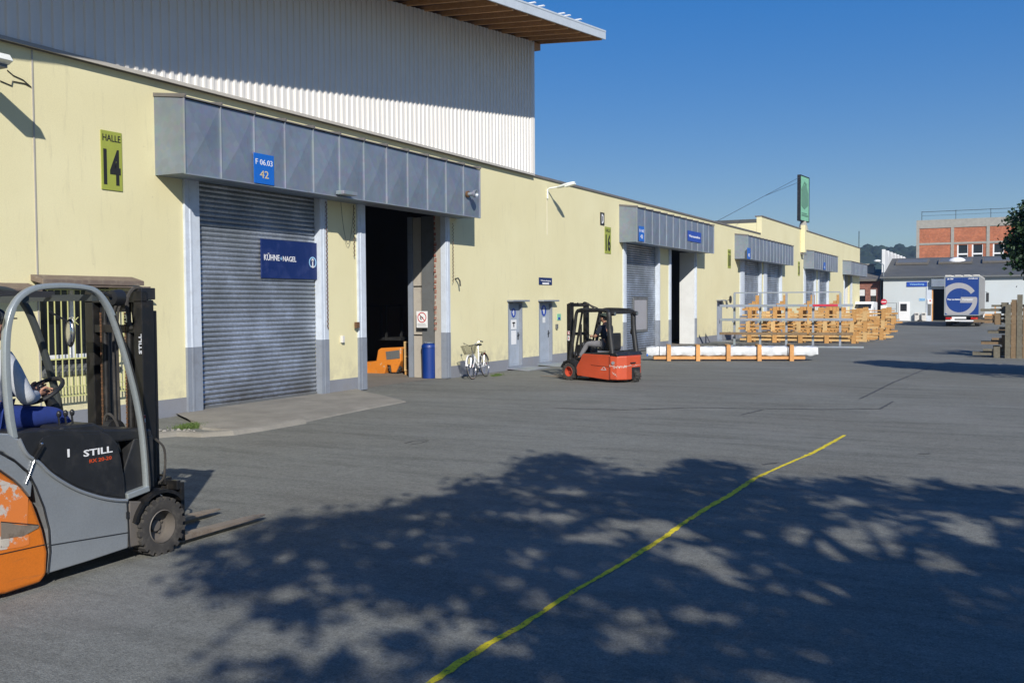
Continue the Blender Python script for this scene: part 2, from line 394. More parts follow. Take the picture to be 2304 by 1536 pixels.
pm('fork_tip', (.42, .39, .35), .4, .6, dirt=(.2, .17, .14), dscale=9); pm('guard_shaded', (.07, .08, .08), .5, .3); pm('chrome', (.7, .7, .72), .15, 1.0)
pm('red_rim', (.50, .07, .03), .5, dirt=(.2, .06, .04), dscale=8); pm('blue_bin', (.0, .030, .20), .5, var=.15, coat=.2)
pm('white_paint', (.78, .79, .80), .45, var=.06); pm('off_white', (.66, .64, .60), .6); pm('green_sign', (.22, .52, .34), .5, var=.1)
pm('green_dark', (.12, .27, .185), .6); pm('lime_sign', (.33, .37, .06), .55, var=.1); pm('black_ink', (.012, .012, .014), .7); pm('blue_sign', (.008, .125, .52), .4, var=.08)
pm('navy_sign', (.002, .018, .115), .5, var=.15, dirt=(.03, .05, .16), dscale=3); pm('mid_blue', (.01, .06, .38), .45); pm('truck_blue', (.0, .034, .20), .8, var=.06)
pm('truck_grey', (.33, .33, .35), .55, var=.08); pm('pale_ink', (.62, .64, .66), .6); pm('beige_ink', (.60, .50, .30), .6); pm('sky_ink', (.30, .55, .78), .5)
pm('red_ink', (.50, .02, .02), .5); pm('orange_ink', (.50, .06, .012), .6); pm('sign_red', (.52, .03, .06), .5)
pm('white_film', (.64, .67, .70), .35, var=.14, vs=3, coat=.2, bmp=.5, fs=9); pm('skin_tone', (.40, .21, .14), .6, var=.08)
pm('cloth_grey', (.50, .53, .57), .95, var=.15, vs=9, bmp=.2); pm('cloth_slate', (.075, .10, .15), .95, var=.2, vs=9); pm('cloth_blue', (.012, .035, .20), .95, var=.25, vs=9, bmp=.2)
pm('cloth_navy', (.012, .018, .035), .95, var=.2, vs=9); pm('trouser_grey', (.20, .20, .215), .95, var=.2, vs=9); pm('cap_green', (.03, .045, .035), .9); pm('hair_dark', (.02, .015, .012), .8)
pm('shoe', (.014, .014, .016), .6); pm('white_wall', (.52, .57, .59), .8, var=.06, vs=.4, dirt=(.5, .5, .48), dscale=.6, damt=.25)
pm('roof_grey', (.085, .09, .092), .8, var=.2, vs=.6, dirt=(.13, .125, .12), dscale=1.5, damt=.4); pm('roof_old', (.15, .14, .125), .85, var=.2)
pm('dark_glass', (.015, .018, .024), .08, var=.1); pm('grass', (.085, .14, .03), .9, var=.3, vs=20); pm('gravel', (.35, .33, .30), .9, var=.4, vs=20)
pm('yellow_paint', (.80, .64, .014), .8, var=.2, vs=9, dirt=(.38, .33, .08), dscale=26, damt=.6); pm('tar', (.075, .074, .072), .8, var=.3, vs=6); pm('bark', (.10, .075, .05), .95, var=.3, vs=10, bmp=.6)
pm('trailer_curtain', (.34, .335, .32), .6, var=.12, vs=1.5); pm('lamp_red', (.45, .015, .012), .25); pm('yellow_grille', (.56, .56, .24), .6); pm('bronze', (.17, .13, .105), .7, dirt=(.34, .30, .23), dscale=8)
pm('white_street', (.80, .84, .82), .35); pm('basket_wire', (.13, .12, .07), .5, .3)
def m_leaf(name, c1, c2, c3):
    m, t, b = nodes(name)
    g = t.nodes.new('ShaderNodeNewGeometry')
    c = ramp(t, g.outputs['Random Per Island'], [(.0, c1), (.5, c2), (1.0, c3)])
    L(t, c, b.inputs['Base Color']); b.inputs['Roughness'].default_value = .6
    tr = t.nodes.new('ShaderNodeBsdfTranslucent'); L(t, c, tr.inputs[0])
    ms = t.nodes.new('ShaderNodeMixShader'); ms.inputs[0].default_value = .3
    L(t, b.outputs[0], ms.inputs[1]); L(t, tr.outputs[0], ms.inputs[2]); L(t, ms.outputs[0], t.nodes['Material Output'].inputs[0])
m_leaf('leaf', (.020, .052, .015), (.035, .085, .02), (.065, .12, .03)); m_leaf('leaf_dark', (.012, .034, .014), (.02, .055, .02), (.03, .075, .022))
def m_forest():
    m, t, b = nodes('forest'); v = coord(t, 'Object'); n = noise(t, v, .12, 8, .7); n2 = noise(t, v, .03, 4)
    c = ramp(t, n, [(.35, (.006, .018, .014)), (.6, (.018, .040, .022))]); c = mix(t, 1, c, ramp(t, n2, [(.3, .7), (.7, 1.2)]), 'MULTIPLY')
    L(t, c, b.inputs['Base Color']); b.inputs['Roughness'].default_value = .95; bump(t, b, n, 1, 3)
m_forest()
def m_line():
    m = MATS['yellow_paint']; t = m.node_tree; b = t.nodes['Principled BSDF']; v = coord(t, 'Object')
    n = noise(t, v, 48, 5, .75); n2 = noise(t, v, 9, 4, .6); L(t, ramp(t, mix(t, .35, n, n2), [(.40, 0.0), (.46, 1.0)]), b.inputs['Alpha'])
m_line()
# ------------------------------------------------------------------ ground
WX = -14.083                                  # yard face of the halls
g = MB(); us = np.linspace(-900, 900, 3)
g.add([(-2500, -1200, 0), (2500, -1200, 0), (2500, 3000, 0), (-2500, 3000, 0)], [(0, 1, 2, 3)])
struct(g.build('ground', 'asphalt'))
def strip(name, pts, wd, mat, z=.004, jitter=0, label=None, cat=None):
    """flat painted or tarred band lying on the ground along world points"""
    P = []
    for i in range(len(pts) - 1):
        a, b = Vector(pts[i]), Vector(pts[i + 1]); n = max(1, int((b - a).length / .06))
        for k in range(n): P.append(a.lerp(b, k / n))
    P.append(Vector(pts[-1])); vs = []
    for i, p in enumerate(P):
        d = (P[min(i + 1, len(P) - 1)] - P[max(i - 1, 0)]).normalized(); s = Vector((-d.y, d.x, 0))
        wv = wd(i / (len(P) - 1)) if callable(wd) else wd
        wl = wv / 2 * (1 + jitter * random.uniform(-1, 1)); wr = wv / 2 * (1 + jitter * random.uniform(-1, 1))
        vs += [(p.x + s.x * wl, p.y + s.y * wl, z), (p.x - s.x * wr, p.y - s.y * wr, z)]
    mb = MB(); mb.add(vs, [(2 * i, 2 * i + 1, 2 * i + 3, 2 * i + 2) for i in range(len(P) - 1)])
    return mb.build(name, mat)
yl = [GZ(*p) for p in [(900, 1585), (970, 1534), (1100, 1448), (1170, 1410), (1290, 1330), (1400, 1268), (1500, 1205), (1530, 1182), (1590, 1143), (1640, 1115), (1700, 1075), (1760, 1048), (1830, 1018), (1870, 996), (1901, 979)]]
def ylw(t): return .044 + .018 * max(0, math.sin(t * 23)) * (t < .7) + .022 * math.exp(-((t - .50) / .08) ** 2) + (.02 if t > .8 else 0)
struct(strip('painted_line', yl, ylw, 'yellow_paint', .004, .3))
def cr(name, px, wd): return struct(strip(name, [GZ(*p) for p in px], wd, 'tar', .005, .6))
cr('tar_seam', [(1250, 918), (1400, 922), (1560, 917), (1700, 919), (1850, 921), (1980, 920), (2010, 903)], .05)
cr('tar_seam', [(1935, 897), (1970, 880), (2010, 860), (2050, 844), (2098, 823)], .045)
cr('tar_seam', [(1300, 1100), (1310, 1099)], .03)
cr('tar_seam', [(910, 998), (930, 992), (965, 990), (950, 996), (925, 1000)], .02)
cr('tar_seam', [(1668, 933), (1715, 922)], .05); cr('tar_seam', [(1715, 1045), (1747, 1041)], .05); cr('tar_seam', [(2068, 1021), (2093, 1020)], .05)
cr('tar_seam', [(780, 884), (850, 893), (905, 903)], .06)
# concrete apron in front of the closed roller door, broken at its lower edge
outer = [GZ(*p) for p in [(424, 952), (452, 966), (500, 969), (560, 968), (620, 960), (680, 951), (735, 940), (800, 926), (860, 914), (908, 904), (880, 896), (830, 886), (806, 880)]]
inner_y = np.linspace(13.62, 19.4, len(outer)); ap = MB(); vs = []
for k, p in enumerate(outer):
    iy = inner_y[k]; q0 = Vector((WX - .3, iy, .05)); q1 = Vector((p.x, p.y, .012)); hh = .05 if k < 6 else .028
    jx = random.uniform(-.05, .05)
    vs += [q0, q0.lerp(q1, .5) + Vector((0, 0, .03)), q0.lerp(q1, .86) + Vector((jx, 0, .025 + hh * .4)), Vector((p.x + jx, p.y + random.uniform(-.04, .04), hh * .7)), Vector((p.x + jx + .06, p.y - .05, -.02))]
n5 = 5
ap.add(vs, [(k * n5 + j, k * n5 + j + 1, (k + 1) * n5 + j + 1, (k + 1) * n5 + j) for k in range(len(outer) - 1) for j in range(4)])
struct(ap.build('concrete_apron', 'concrete', smooth=False))
# low broken kerb along the wall foot beside the apron
kp = [GZ(*p) for p in [(250, 1010), (345, 985), (400, 980), (455, 982), (520, 978), (590, 968), (680, 952)]]
kb = MB(); kb.tube([(p.x, p.y, .0) for p in kp], [.07 + .03 * random.random() for _ in kp], 7); struct(kb.build('concrete_kerb', 'concrete'))
# grass in the corner
def tuft(name, cx, cy, sx, sy, n, hgt, label):
    mb = MB()
    for _ in range(n):
        x = random.gauss(cx, sx); y = random.gauss(cy, sy); h = hgt * random.uniform(.4, 1); a = random.uniform(0, 6.28); d = random.uniform(0, h * .8)
        dx, dy = math.cos(a) * d, math.sin(a) * d; wv = .006
        mb.add([(x - wv, y, 0), (x + wv, y, 0), (x + dx * .4, y + dy * .4, h * .7), (x + dx, y + dy, h)], [(0, 1, 2), (0, 2, 3)])
    o = mb.build(name, 'grass'); o['kind'] = 'stuff'; o['label'] = label; o['category'] = 'grass'
p = GZ(430, 962); tuft('grass', p.x, p.y, .09, .13, 900, .09, 'bright green grass tuft between kerb and concrete apron')
p = GZ(1160, 846); tuft('grass', p.x - .55, p.y - .1, .05, .15, 220, .08, 'small grass under the metal door ramp')
mb = MB()
for _ in range(60):
    p = GZ(random.uniform(345, 440), random.uniform(966, 976)); r = random.uniform(.008, .03); mb.ell((p.x, p.y, r * .5), (r, r * random.uniform(.6, 1.3), r * .7), 6, 4)
o = mb.build('gravel', 'gravel'); o['kind'] = 'stuff'; o['label'] = 'loose pale pebbles by the wall foot'; o['category'] = 'gravel'
# ------------------------------------------------------------------ hall (low yellow building)
Z0 = 4.56
G1 = (14.06, 17.75); G2 = (19.46, 23.21); D1 = (26.97, 27.95); D2 = (29.18, 30.22); R2g = (37.25, 41.25); O2 = (43.0, 46.85)
D3 = (50.75, 51.75); R3 = (56.45, 60.5); R3b = (62.2, 66.4); R4 = (74.9, 78.9); R4b = (80.5, 84.7); G5 = (93.4, 97.6); WIN = (10.58, 12.14)
HS = 60.85; HE = 103.1; ZR = 6.2; ZH = 7.3
YELLOW, PL = 'yellow_plaster', 'grey_plinth'
def hall(name, label, y0, y1, zr, holes, loc):
    t = thing(name, loc, label, 'building')
    slab([y0, y1], [.335, zr], [(a, b, max(c, .335), d) for a, b, c, d in holes], 0, WX - .32, WX, MB0 := MB()); MB0.build('wall', YELLOW, t)
    gaps = sorted((a, b) for a, b, c, d in holes if c < .3); ya = y0
    for a, b in gaps + [(y1, y1)]:
        if a - ya > .01: m2 = MB(); m2.box(WX - .30, WX + .006, ya, a, -.05, .335); m2.build('plinth', PL, t)
        ya = b
    return t
h1_holes = [(*G1, 0, Z0), (*G2, 0, Z0), (D1[0], D1[1], .07, 2.12), (D2[0], D2[1], .07, 2.12), (*R2g, 0, Z0), (*O2, 0, Z0), (D3[0], D3[1], 0, 2.1), (R3[0], R3[1], 0, Z0), (WIN[0], WIN[1], .92, 2.42)]
hallA = hall('warehouse_hall', 'long low pale yellow warehouse hall with grey plinth and galvanised door canopies', -6, HS, ZR, h1_holes, (WX, 30, 0))
hallB = hall('warehouse_hall', 'taller far pale yellow warehouse hall with green roof sign', HS, HE, ZH, [(*R3b, 0, Z0), (*R4, 0, Z0), (*R4b, 0, Z0), (*G5, 0, Z0)], (WX, 85, 0))
# shells: roof, floor, back and cross walls keep the inside dark
for t, y0, y1, zr in ((hallA, -6, HS, ZR), (hallB, HS, HE, ZH)):
    mb = MB(); mb.box(-46, WX - .33, y0 + .05, y1 - .05, zr - .35, zr - .12); mb.build('roof', 'roof_grey', t)
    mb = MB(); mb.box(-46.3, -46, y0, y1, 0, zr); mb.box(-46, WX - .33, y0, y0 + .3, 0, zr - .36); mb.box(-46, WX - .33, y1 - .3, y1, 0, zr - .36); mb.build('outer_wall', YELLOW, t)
    mb = MB(); mb.box(-46, WX - .08, y0 - .02, y1 + (.03 if y1 > 100 else -.3), zr, zr + .07); mb.box(WX - .42, WX + .045, y0 - .02, y1 + (.03 if y1 > 100 else -.35), zr + .001, zr + .075); 
    mb2 = MB(); mb2.box(WX - .42, WX + .045, y0 - .02, y1 + (.03 if y1 > 100 else -.35), zr + .001, zr + .075); mb2.build('coping', 'coping', t)
mb = MB(); mb.box(-46, WX - .34, 0, HE - .5, .002, .006); struct(mb.build('hall_floor', 'concrete_floor'))
for yy in (12.0, 26.0, 36.5, 49.5):           # inner partitions
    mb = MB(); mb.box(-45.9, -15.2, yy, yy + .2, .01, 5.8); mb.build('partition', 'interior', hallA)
# steel racking silhouettes deep inside the open gate
for xx, yy in ((-24, 15), (-24, 19.5), (-24, 24)):
    t = thing('storage_rack', (xx, yy, 0), {15: 'dark pallet rack deep inside the open gate, nearest to the closed door', 19.5: 'dark pallet rack deep inside the open gate, in the middle', 24: 'dark pallet rack deep inside the open gate, behind the wire cage'}[yy], 'rack', 'pallet racks inside the hall')
    mb = MB()
    for a in (-.9, .9):
        for b_ in (0, 2.6): mb = MB(); mb.box(xx + a - .04, xx + a + .04, yy - 1.3 + b_ - .04, yy - 1.3 + b_ + .04, 0, 4); mb.build('upright', 'steel_grey', t)
    mb = MB()
    for z in (1.2, 2.4, 3.6): mb.box(xx - .9, xx + .9, yy - 1.25, yy + 1.25, z, z + .1)
    mb.build('shelf', 'timber', t)
# posts of the gates: light above, grey below
def post(t, y0, y1, x0=WX - .02, x1=WX + .05, zt=Z0, split=1.28):
    lin = y0 in (17.75, 23.21, 41.25, 46.85, 60.5, 66.4, 78.9, 84.7, 97.6)
    a = MB(); a.box(x0, x1, y0, y1, split, zt);
    if lin: a.box(WX - .12, x1 - .003, y0 - .022, y0 - .002, split, zt)
    a.box(x0 + .0, x1 + .015, y0 + .3 * (y1 - y0), y0 + .42 * (y1 - y0), split, zt); p = a.build('door_post', 'frame_light', t, bevel=.006)
    b = MB(); b.box(x0, x1 + .004, y0, y1, 0.02, split - .002)
    if lin: b.box(WX - .12, x1 - .002, y0 - .022, y0 - .002, .02, split - .002)
    b.box(x0, x1 + .02, y0 + .3 * (y1 - y0), y0 + .42 * (y1 - y0), .02, split - .003); b.build('post_foot', 'frame_grey', p)
for t, ys in ((hallA, ((13.68, 14.06), (17.75, 18.0), (19.15, 19.46), (23.21, 23.42), (36.92, 37.25), (41.25, 41.42), (42.72, 43.0), (46.85, 47.0), (55.5, 56.45), (60.5, 60.7))),
              (hallB, ((61.3, 62.2), (66.4, 66.6), (74.1, 74.9), (78.9, 79.1), (79.9, 80.5), (84.7, 84.9), (92.9, 93.4), (97.6, 97.9)))):
    for a, b_ in ys: post(t, a, b_)
def roller(t, y0, y1, z1=Z0, fine=True, win=None):
    x = WX - .14; pitch = .095 if fine else .12; n = int((z1 + .25) / pitch); vs = []; fs = []; prof = []
    for k in range(n):
        z = .03 + k * pitch
        prof += [(z, 0), (z + pitch * .15, .020), (z + pitch * .45, .032), (z + pitch * .75, .022), (z + pitch * .90, 0), (z + pitch * .95, -.018)]
    ny = 13
    for j in range(ny):
        y = y0 - .04 + (y1 - y0 + .08) * j / (ny - 1)
        for z, d in prof:
            dent = .007 * math.sin(y * 2.7 + z * 1.3) * math.sin(z * 2.1 + y) + .004 * math.sin(y * 5.1) * math.sin(z * 4.3 + 1)
            vs.append((x + d + dent * (1 if z < 3 else .4), y, z))
    m = len(prof)
    for j in range(ny - 1):
        for k in range(m - 1): fs.append((j * m + k, (j + 1) * m + k, (j + 1) * m + k + 1, j * m + k + 1))
    mb = MB(); mb.add(vs, fs); d = mb.build('roller_door', 'roller_steel', t, smooth=True)
    mb = MB(); mb.box(x - .03, x + .045, y0 + .02, y1 - .02, .02, .10); mb.build('bottom_rail', 'steel_grey', d, bevel=.005)
    if win:
        a, b_, c, e = win; mb = MB(); mb.cur = 0
        for q in ((a, b_, e - .1, e), (a, b_, c, c + .1), (a, a + .1, c + .101, e - .101), (b_ - .1, b_, c + .101, e - .101)): mb.box(x + .03, x + .075, *q)
        f = mb.build('door_window', 'steel_grey', d, bevel=.004); mb = MB(); mb.box(x + .03, x + .05, a + .1, b_ - .1, c + .1, e - .1); mb.build('pane', 'truck_grey', d)
    return d
roller(hallA, *G1); wL = GX(1429, 668, WX); wR = GX(1461, 745, WX)
roller(hallA, *R2g, win=(wL.y, wR.y, wR.z, wL.z)); roller(hallA, *R3, fine=False); roller(hallB, *R3b, fine=False); roller(hallB, *R4, fine=False); roller(hallB, *R4b, fine=False)
# inner jambs (facing the camera) of the open gates
mb = MB(); y = G2[1] + .02
for q in ((-14.42, -14.10, 'frame_grey', 0), (-14.86, -14.44, 'steel_grey', .02), (-15.16, -14.88, 'interior_panel', .05), (-15.32, -15.18, 'frame_grey', .01)):
    mb = MB(); z = .01
    if q[2] == 'interior_panel':
        for za, zb in ((.01, 1.18), (1.22, 2.55), (2.59, 4.5)): mb.box(q[0], q[1], y + q[3], y + .3, za, zb)
    else: mb.box(q[0], q[1], y + q[3], y + .3, z, 4.52)
    mb.build('gate_jamb', q[2], hallA)
mb = MB()
for k in range(22):
    z = 1.35 + k * .145; mb.box(-14.40, -14.36 + .04 * random.random(), y - .05 - .03 * random.random(), y + .02, z, z + .12 * random.uniform(.6, 1))
mb.build('broken_brick', 'brick_dark', hallA); mb = MB(); mb.box(-14.405, WX - .125, G2[1] - .03, G2[1] - .002, .01, 4.5); mb.build('gate_jamb', 'interior_panel', hallA)
mb = MB(); mb.box(GY(1529, 700, O2[1] - .12).x, -14.1, O2[1] - .12, O2[1] - .02, .02, 4.5); pnl = mb.build('white_screen', 'white_panel', hallA)
mb = MB(); mb.box(-16.0, -15.93, O2[1] - .5, O2[1] - .1, .02, 4.5); mb.box(-16.5, -16.42, O2[1] - .5, O2[1] - .1, .02, 4.5); mb.build('gate_jamb', 'steel_grey', hallA)
mb = MB(); mb.box(-16.2, WX - .33, G5[1] - .1, G5[1], .02, 4.5); mb.build('white_screen', 'white_panel', hallB)
# canopies over the gates: cross-braked galvanised panels
def canopy(t, y0, y1, zb=4.47, zt=5.80, xf=WX + .73, pan=.90, near=.06):
    n = max(3, round((y1 - y0) / pan)); mb = MB(); pw = (y1 - y0) / n
    for k in range(n):
        a, b_ = y0 + k * pw, y0 + (k + 1) * pw; c = ((xf + .05), (a + b_) / 2, (zb + zt) / 2)
        v = [(xf, a, zb), (xf, b_, zb), (xf, b_, zt), (xf, a, zt), c]; mb.add(v, [(0, 1, 4), (1, 2, 4), (2, 3, 4), (3, 0, 4)])
    mb.add([(WX, y0, zb), (xf, y0, zb), (xf, y0, zt), (WX, y0, zt + .10)], [(0, 1, 2, 3)]); mb.add([(WX, y1, zb), (xf, y1, zb), (xf, y1, zt), (WX, y1, zt + .10)], [(0, 1, 2, 3)])
    mb.add([(WX, y0, zb), (xf, y0, zb), (xf, y1, zb), (WX, y1, zb)], [(0, 1, 2, 3)])
    c = mb.build('door_canopy', 'galv_panel', t)
    mb = MB()
    for k in range(n + 1): yy = y0 + k * pw; mb.box(xf - .005, xf + .034, yy - .008, yy + .008, zb - .01, zt + .005)
    mb.box(xf - .01, xf + .03, y0, y1, zb - .022, zb - .001); mb.build('panel_seam', 'galv_seam', c)
    mb = MB(); mb.prism([(WX + .001, zt + .105), (xf + .05, zt + .012), (xf + .05, zt + .035), (WX + .001, zt + .13)], 1, y0 - .02, y1 + .02)
    for k in range(n + 1): yy = y0 + k * pw; mb.prism([(WX + .001, zt + .131), (xf + .06, zt + .036), (xf + .06, zt + .075), (WX + .001, zt + .17)], 1, yy - .018, yy + .018)
    mb.build('canopy_roof', 'coping', c)
    return c
can1 = canopy(hallA, 13.03, 23.9); can2 = canopy(hallA, 36.55, 47.5); canopy(hallA, 54.35, HS - .02, zt=5.72); canopy(hallB, HS, 65.8 + .9, zt=5.72)
canopy(hallB, 74.1, 84.8, zt=5.72); canopy(hallB, 92.2, 99.6 + 3, zt=5.6)
# personnel doors
def pdoor(y0, y1, zb=.10, zt=2.1, inset=.09):
    mb = MB(); mb.box(WX - inset - .05, WX - inset, y0 + .05, y1 - .05, zb, zt - .05); mb.box(WX - inset, WX - inset + .008, y0 + .09, y1 - .09, zb + .06, zb + .6)
    d = mb.build('door', 'door_grey', hallA, bevel=.004)
    mb = MB(); mb.box(WX - .2, WX + .012, y0, y0 + .049, zb, zt); mb.box(WX - .2, WX + .012, y1 - .049, y1, zb, zt); mb.box(WX - .2, WX + .012, y0 + .05, y1 - .05, zt - .049, zt); mb.box(WX - .2, WX + .01, y0 + .05, y1 - .05, zb - .04, zb - .002); mb.build('door_frame', 'frame_grey', d)
    mb = MB(); h = (WX - inset, y1 - .13, 1.08); mb.cyl(h, (h[0] + .06, h[1], h[2]), .014, 8); mb.bar((h[0] + .055, h[1], h[2]), (h[0] + .055, h[1] - .12, h[2]), .018, .018); mb.box(h[0], h[0] + .012, h[1] - .025, h[1] + .025, .92, 1.16); mb.build('handle', 'black_steel', d)
    mb = MB(); mb.box(WX, WX + .22, y0 - .06, y1 + .12, zt + .03, zt + .085); mb.build('door_hood', 'frame_grey', hallA, bevel=.008)
    mb = MB(); mb.add([(WX, y0 - .1, zb - .03), (WX, y1 + .1, zb - .03), (WX + .75, y1 + .5, .02), (WX + .75, y0 - .0, .02), (WX, y0 - .1, zb - .06), (WX, y1 + .1, zb - .06), (WX + .75, y1 + .5, -.01), (WX + .75, y0, -.01)], [(0, 1, 2, 3), (0, 3, 7, 4), (3, 2, 6, 7), (1, 5, 6, 2)]); mb.build('door_ramp', 'galv', hallA)
    return d
d1 = pdoor(*D1); d2 = pdoor(*D2); d3 = pdoor(*D3, zb=.04)
XF = WX - .09
def oval(mb, y, z, ry, rz, x, n=24, t=.004): mb.prism([(y + ry * math.cos(2 * math.pi * k / n), z + rz * math.sin(2 * math.pi * k / n)) for k in range(n)], 0, x, x + t)
for dd, y, z, rr in ((d1, 27.52, 1.78, .15), (d2, 29.75, 1.83, .19)):
    mb = MB(); oval(mb, y, z, rr, rr, XF); mb.build('sticker', 'mid_blue', dd); mb = MB(); oval(mb, y, z, rr * .3, rr * .65, XF + .004); mb.box(XF + .004, XF + .007, y - rr * .5, y + rr * .25, z - rr * .05, z + rr * .3); mb.build('pictogram', 'pale_ink', dd)
mb = MB(); mb.box(XF, XF + .004, 27.34, 27.72, 1.26, 1.56); mb.box(XF, XF + .004, 27.36, 27.70, .78, 1.22); mb.build('notice', 'white_paint', d1)
mb = MB(); mb.box(XF + .004, XF + .006, 27.50, 27.56, 1.33, 1.49); mb.box(XF + .004, XF + .006, 27.43, 27.63, 1.44, 1.48); mb.build('pictogram', 'black_ink', d1)
mb = MB(); mb.box(XF, XF + .004, 29.66, 29.86, 1.42, 1.60); mb.build('notice', 'white_panel', d2)
# barred window with little bronze roof
mb = MB(); mb.box(WX - .28, WX - .24, WIN[0], WIN[1], .92, 2.42); wn = mb.build('window', 'dark_glass', hallA)
mb = MB(); mb.box(WX - .24, WX - .20, WIN[0] + .03, WIN[1], 1.20, 1.27); mb.box(WX - .24, WX - .20, WIN[0] + .72, WIN[0] + .80, 1.27, 2.4); mb.box(WX - .24, WX - .20, WIN[1] - .35, WIN[1] - .1, 1.28, 2.2); mb.build('frame', 'white_paint', wn)
mb = MB(); mb.prism([(WX - .2, .93), (WX + .03, .93), (WX + .06, 1.0), (WX - .2, 1.1)], 1, WIN[0] + .0, WIN[1]); mb.build('sill', 'steel_grey', wn)
mb = MB(); xg = WX + .16; yb = np.arange(WIN[0] + .02, 12.22, .125)
for k, yy in enumerate(yb): mb.bar((xg, yy, .62), (xg, yy, 2.38), .014, .014)
for zz in (.60, 1.22, 2.36): mb.bar((xg, yb[0] - .03, zz), (xg, yb[-1] + .03, zz), .02, .022)
mb.bar((xg + .003, yb[0], .76), (xg + .003, yb[-1], .76), .01, .012)
for k in range(0, len(yb) - 1): mb.bar((xg - .002, (yb[k] + yb[k + 1]) / 2, .61), (xg - .002, (yb[k] + yb[k + 1]) / 2, .90), .010, .012)
for yy in (yb[4], yb[10]):
    for sy in (-1, 1):
        for sz in (-1, 1): mb.tube([(xg + .01, yy + sy * (.012 + .045 * (1 - math.cos(a)) * .5 + .02 * math.sin(a)), 1.84 + sz * (.012 + .05 * math.sin(a * .62))) for a in np.linspace(0, 4.6, 12)], .006, 5)
for zz in (.66, 2.3): mb.bar((WX, yb[0], zz), (xg, yb[0], zz), .016, .016); mb.bar((WX, yb[-1], zz), (xg, yb[-1], zz), .016, .016)
mb.build('window_grille', 'yellow_grille', wn)
mb = MB(); mb.prism([(WX, 2.60), (WX + .30, 2.52), (WX + .30, 2.44), (WX, 2.50)], 1, 10.42, 12.45); mb.box(WX, WX + .34, 10.5, 12.56, 2.40, 2.425); mb.build('window_hood', 'bronze', hallA, bevel=.006)
mb = MB(); mb.prism([(WX, 2.46), (WX + .34, 2.36), (WX + .34, 2.32), (WX, 2.40)], 1, 7.5, 10.38); mb.build('window_hood', 'bronze', hallA, bevel=.006)
# wall seams and little fittings
mb = MB(); mb.box(WX, WX + .014, 10.53, 10.555, .34, 6.19); mb.build('wall_joint', 'flashing', hallA)
mb = MB(); mb.box(WX, WX + .03, 24.0, 24.35, .02, .45); mb.build('hatch', PL, hallA)
p = GX(768, 762, WX); mb = MB(); mb.box(WX, WX + .07, p.y - .045, p.y + .045, p.z - .09, p.z + .07); mb.build('switch_box', 'off_white', hallA, bevel=.008)
p = GX(1025, 634, WX); mb = MB(); mb.tube([(WX, p.y - .03, p.z + .08), (WX + .12, p.y - .06, p.z + .10), (WX + .14, p.y, p.z + .02), (WX + .14, p.y + .02, p.z - .12)], .022, 8); mb.build('wall_tap', 'dark_metal', hallA)
p = GX(1251, 733, WX); mb = MB(); mb.box(WX, WX + .06, p.y - .06, p.y + .06, p.z - .1, p.z + .06); mb.build('switch_box', 'steel_grey', hallA)
p = GX(797, 730, WX); mb = MB(); mb.box(WX + .05, WX + .12, p.y - .06, p.y + .06, p.z - .08, p.z + .06); mb.build('switch_box', 'rust', hallA)
def hang(y0, y1, zt, drop, x=WX + .09, n=14, r=.009):
    return [(x, y0 + (y1 - y0) * k / n, zt - drop * math.sin(math.pi * k / n) ** .8) for k in range(n + 1)]
for ya, yb_, dr in ((18.45, 18.95, .95),): mb = MB(); mb.tube(hang(ya, yb_, 4.45, dr), .006, 6); mb.build('chain', 'dark_metal', hallA)
for y, z1, z0 in ((17.93, 4.4, 1.5), (18.97, 4.4, 3.2), (23.55, 4.3, 2.6)):
    mb = MB()
    for k in range(int((z1 - z0) / .05)): mb.cbox((WX + .075, y + (.012 if k % 2 else -.012), z1 - k * .05), (.012, .022, .042))
    mb.build('chain', 'rust', hallA)
# tower base: downpipe box on far hall
p = GX(1803, 505, WX); mb = MB(); mb.box(WX, WX + .3, p.y - .25, p.y + .35, 5.62, 7.6); mb.build('downpipe', YELLOW, hallB, bevel=.02)
mb = MB(); mb.prism([(WX + .0, 5.62), (WX + .32, 5.5), (WX + .32, 5.44), (WX, 5.5)], 1, p.y - .3, p.y + .4); mb.build('downpipe_foot', 'coping', hallB)
# ------------------------------------------------------------------ clad upper hall
TX = WX + .06; TE = 28.66
def zt(y): return 10.53 + .108 * (y - 28.8)
tw = thing('upper_hall', (TX, 20, 6.2), 'tall hall clad in ribbed white metal sheet with wooden eaves overhanging the yard', 'building')
mb = MB(); pitch = .207; y = -6.0; vs = []; prof = []
while y < TE - .05:
    prof += [(y, 0), (y + pitch * .50, 0), (y + pitch * .58, .032), (y + pitch * .90, .032), (y + pitch * .985, 0)]; y += pitch
prof.append((TE, 0))
zb = 6.26
for yy, d in prof: vs += [(TX + d, yy, zb), (TX + d, yy, zt(yy) - .0)]
mb.add(vs, [(2 * i, 2 * i + 2, 2 * i + 3, 2 * i + 1) for i in range(len(prof) - 1)]); mb.build('cladding', 'cladding', tw)
mb = MB(); mb.prism([(-6, 6.28), (TE - .01, 6.28), (TE - .01, zt(TE) - .02), (-6, zt(-6) - .02)], 0, -34, TX - .02); mb.build('core_wall', 'cladding', tw)
mb = MB(); mb.box(TX - .01, TX + .04, TE - .10, TE + .012, 6.22, zt(TE) - .05); mb.build('corner_trim', 'cladding', tw, bevel=.004)
mb = MB(); mb.prism([(TX - .02, 6.29), (TX + .05, 6.27), (TX + .075, 6.20), (TX + .06, 6.195), (TX - .02, 6.22)], 1, -6, TE + .02); mb.build('flashing', 'flashing', tw)
XO = WX + 2.22; YE = 29.38
def tilt(mb): mb.v = [(p[0], p[1], p[2] - max(0, p[0] - WX) * .075) for p in mb.v]
mb = MB(); th = .035
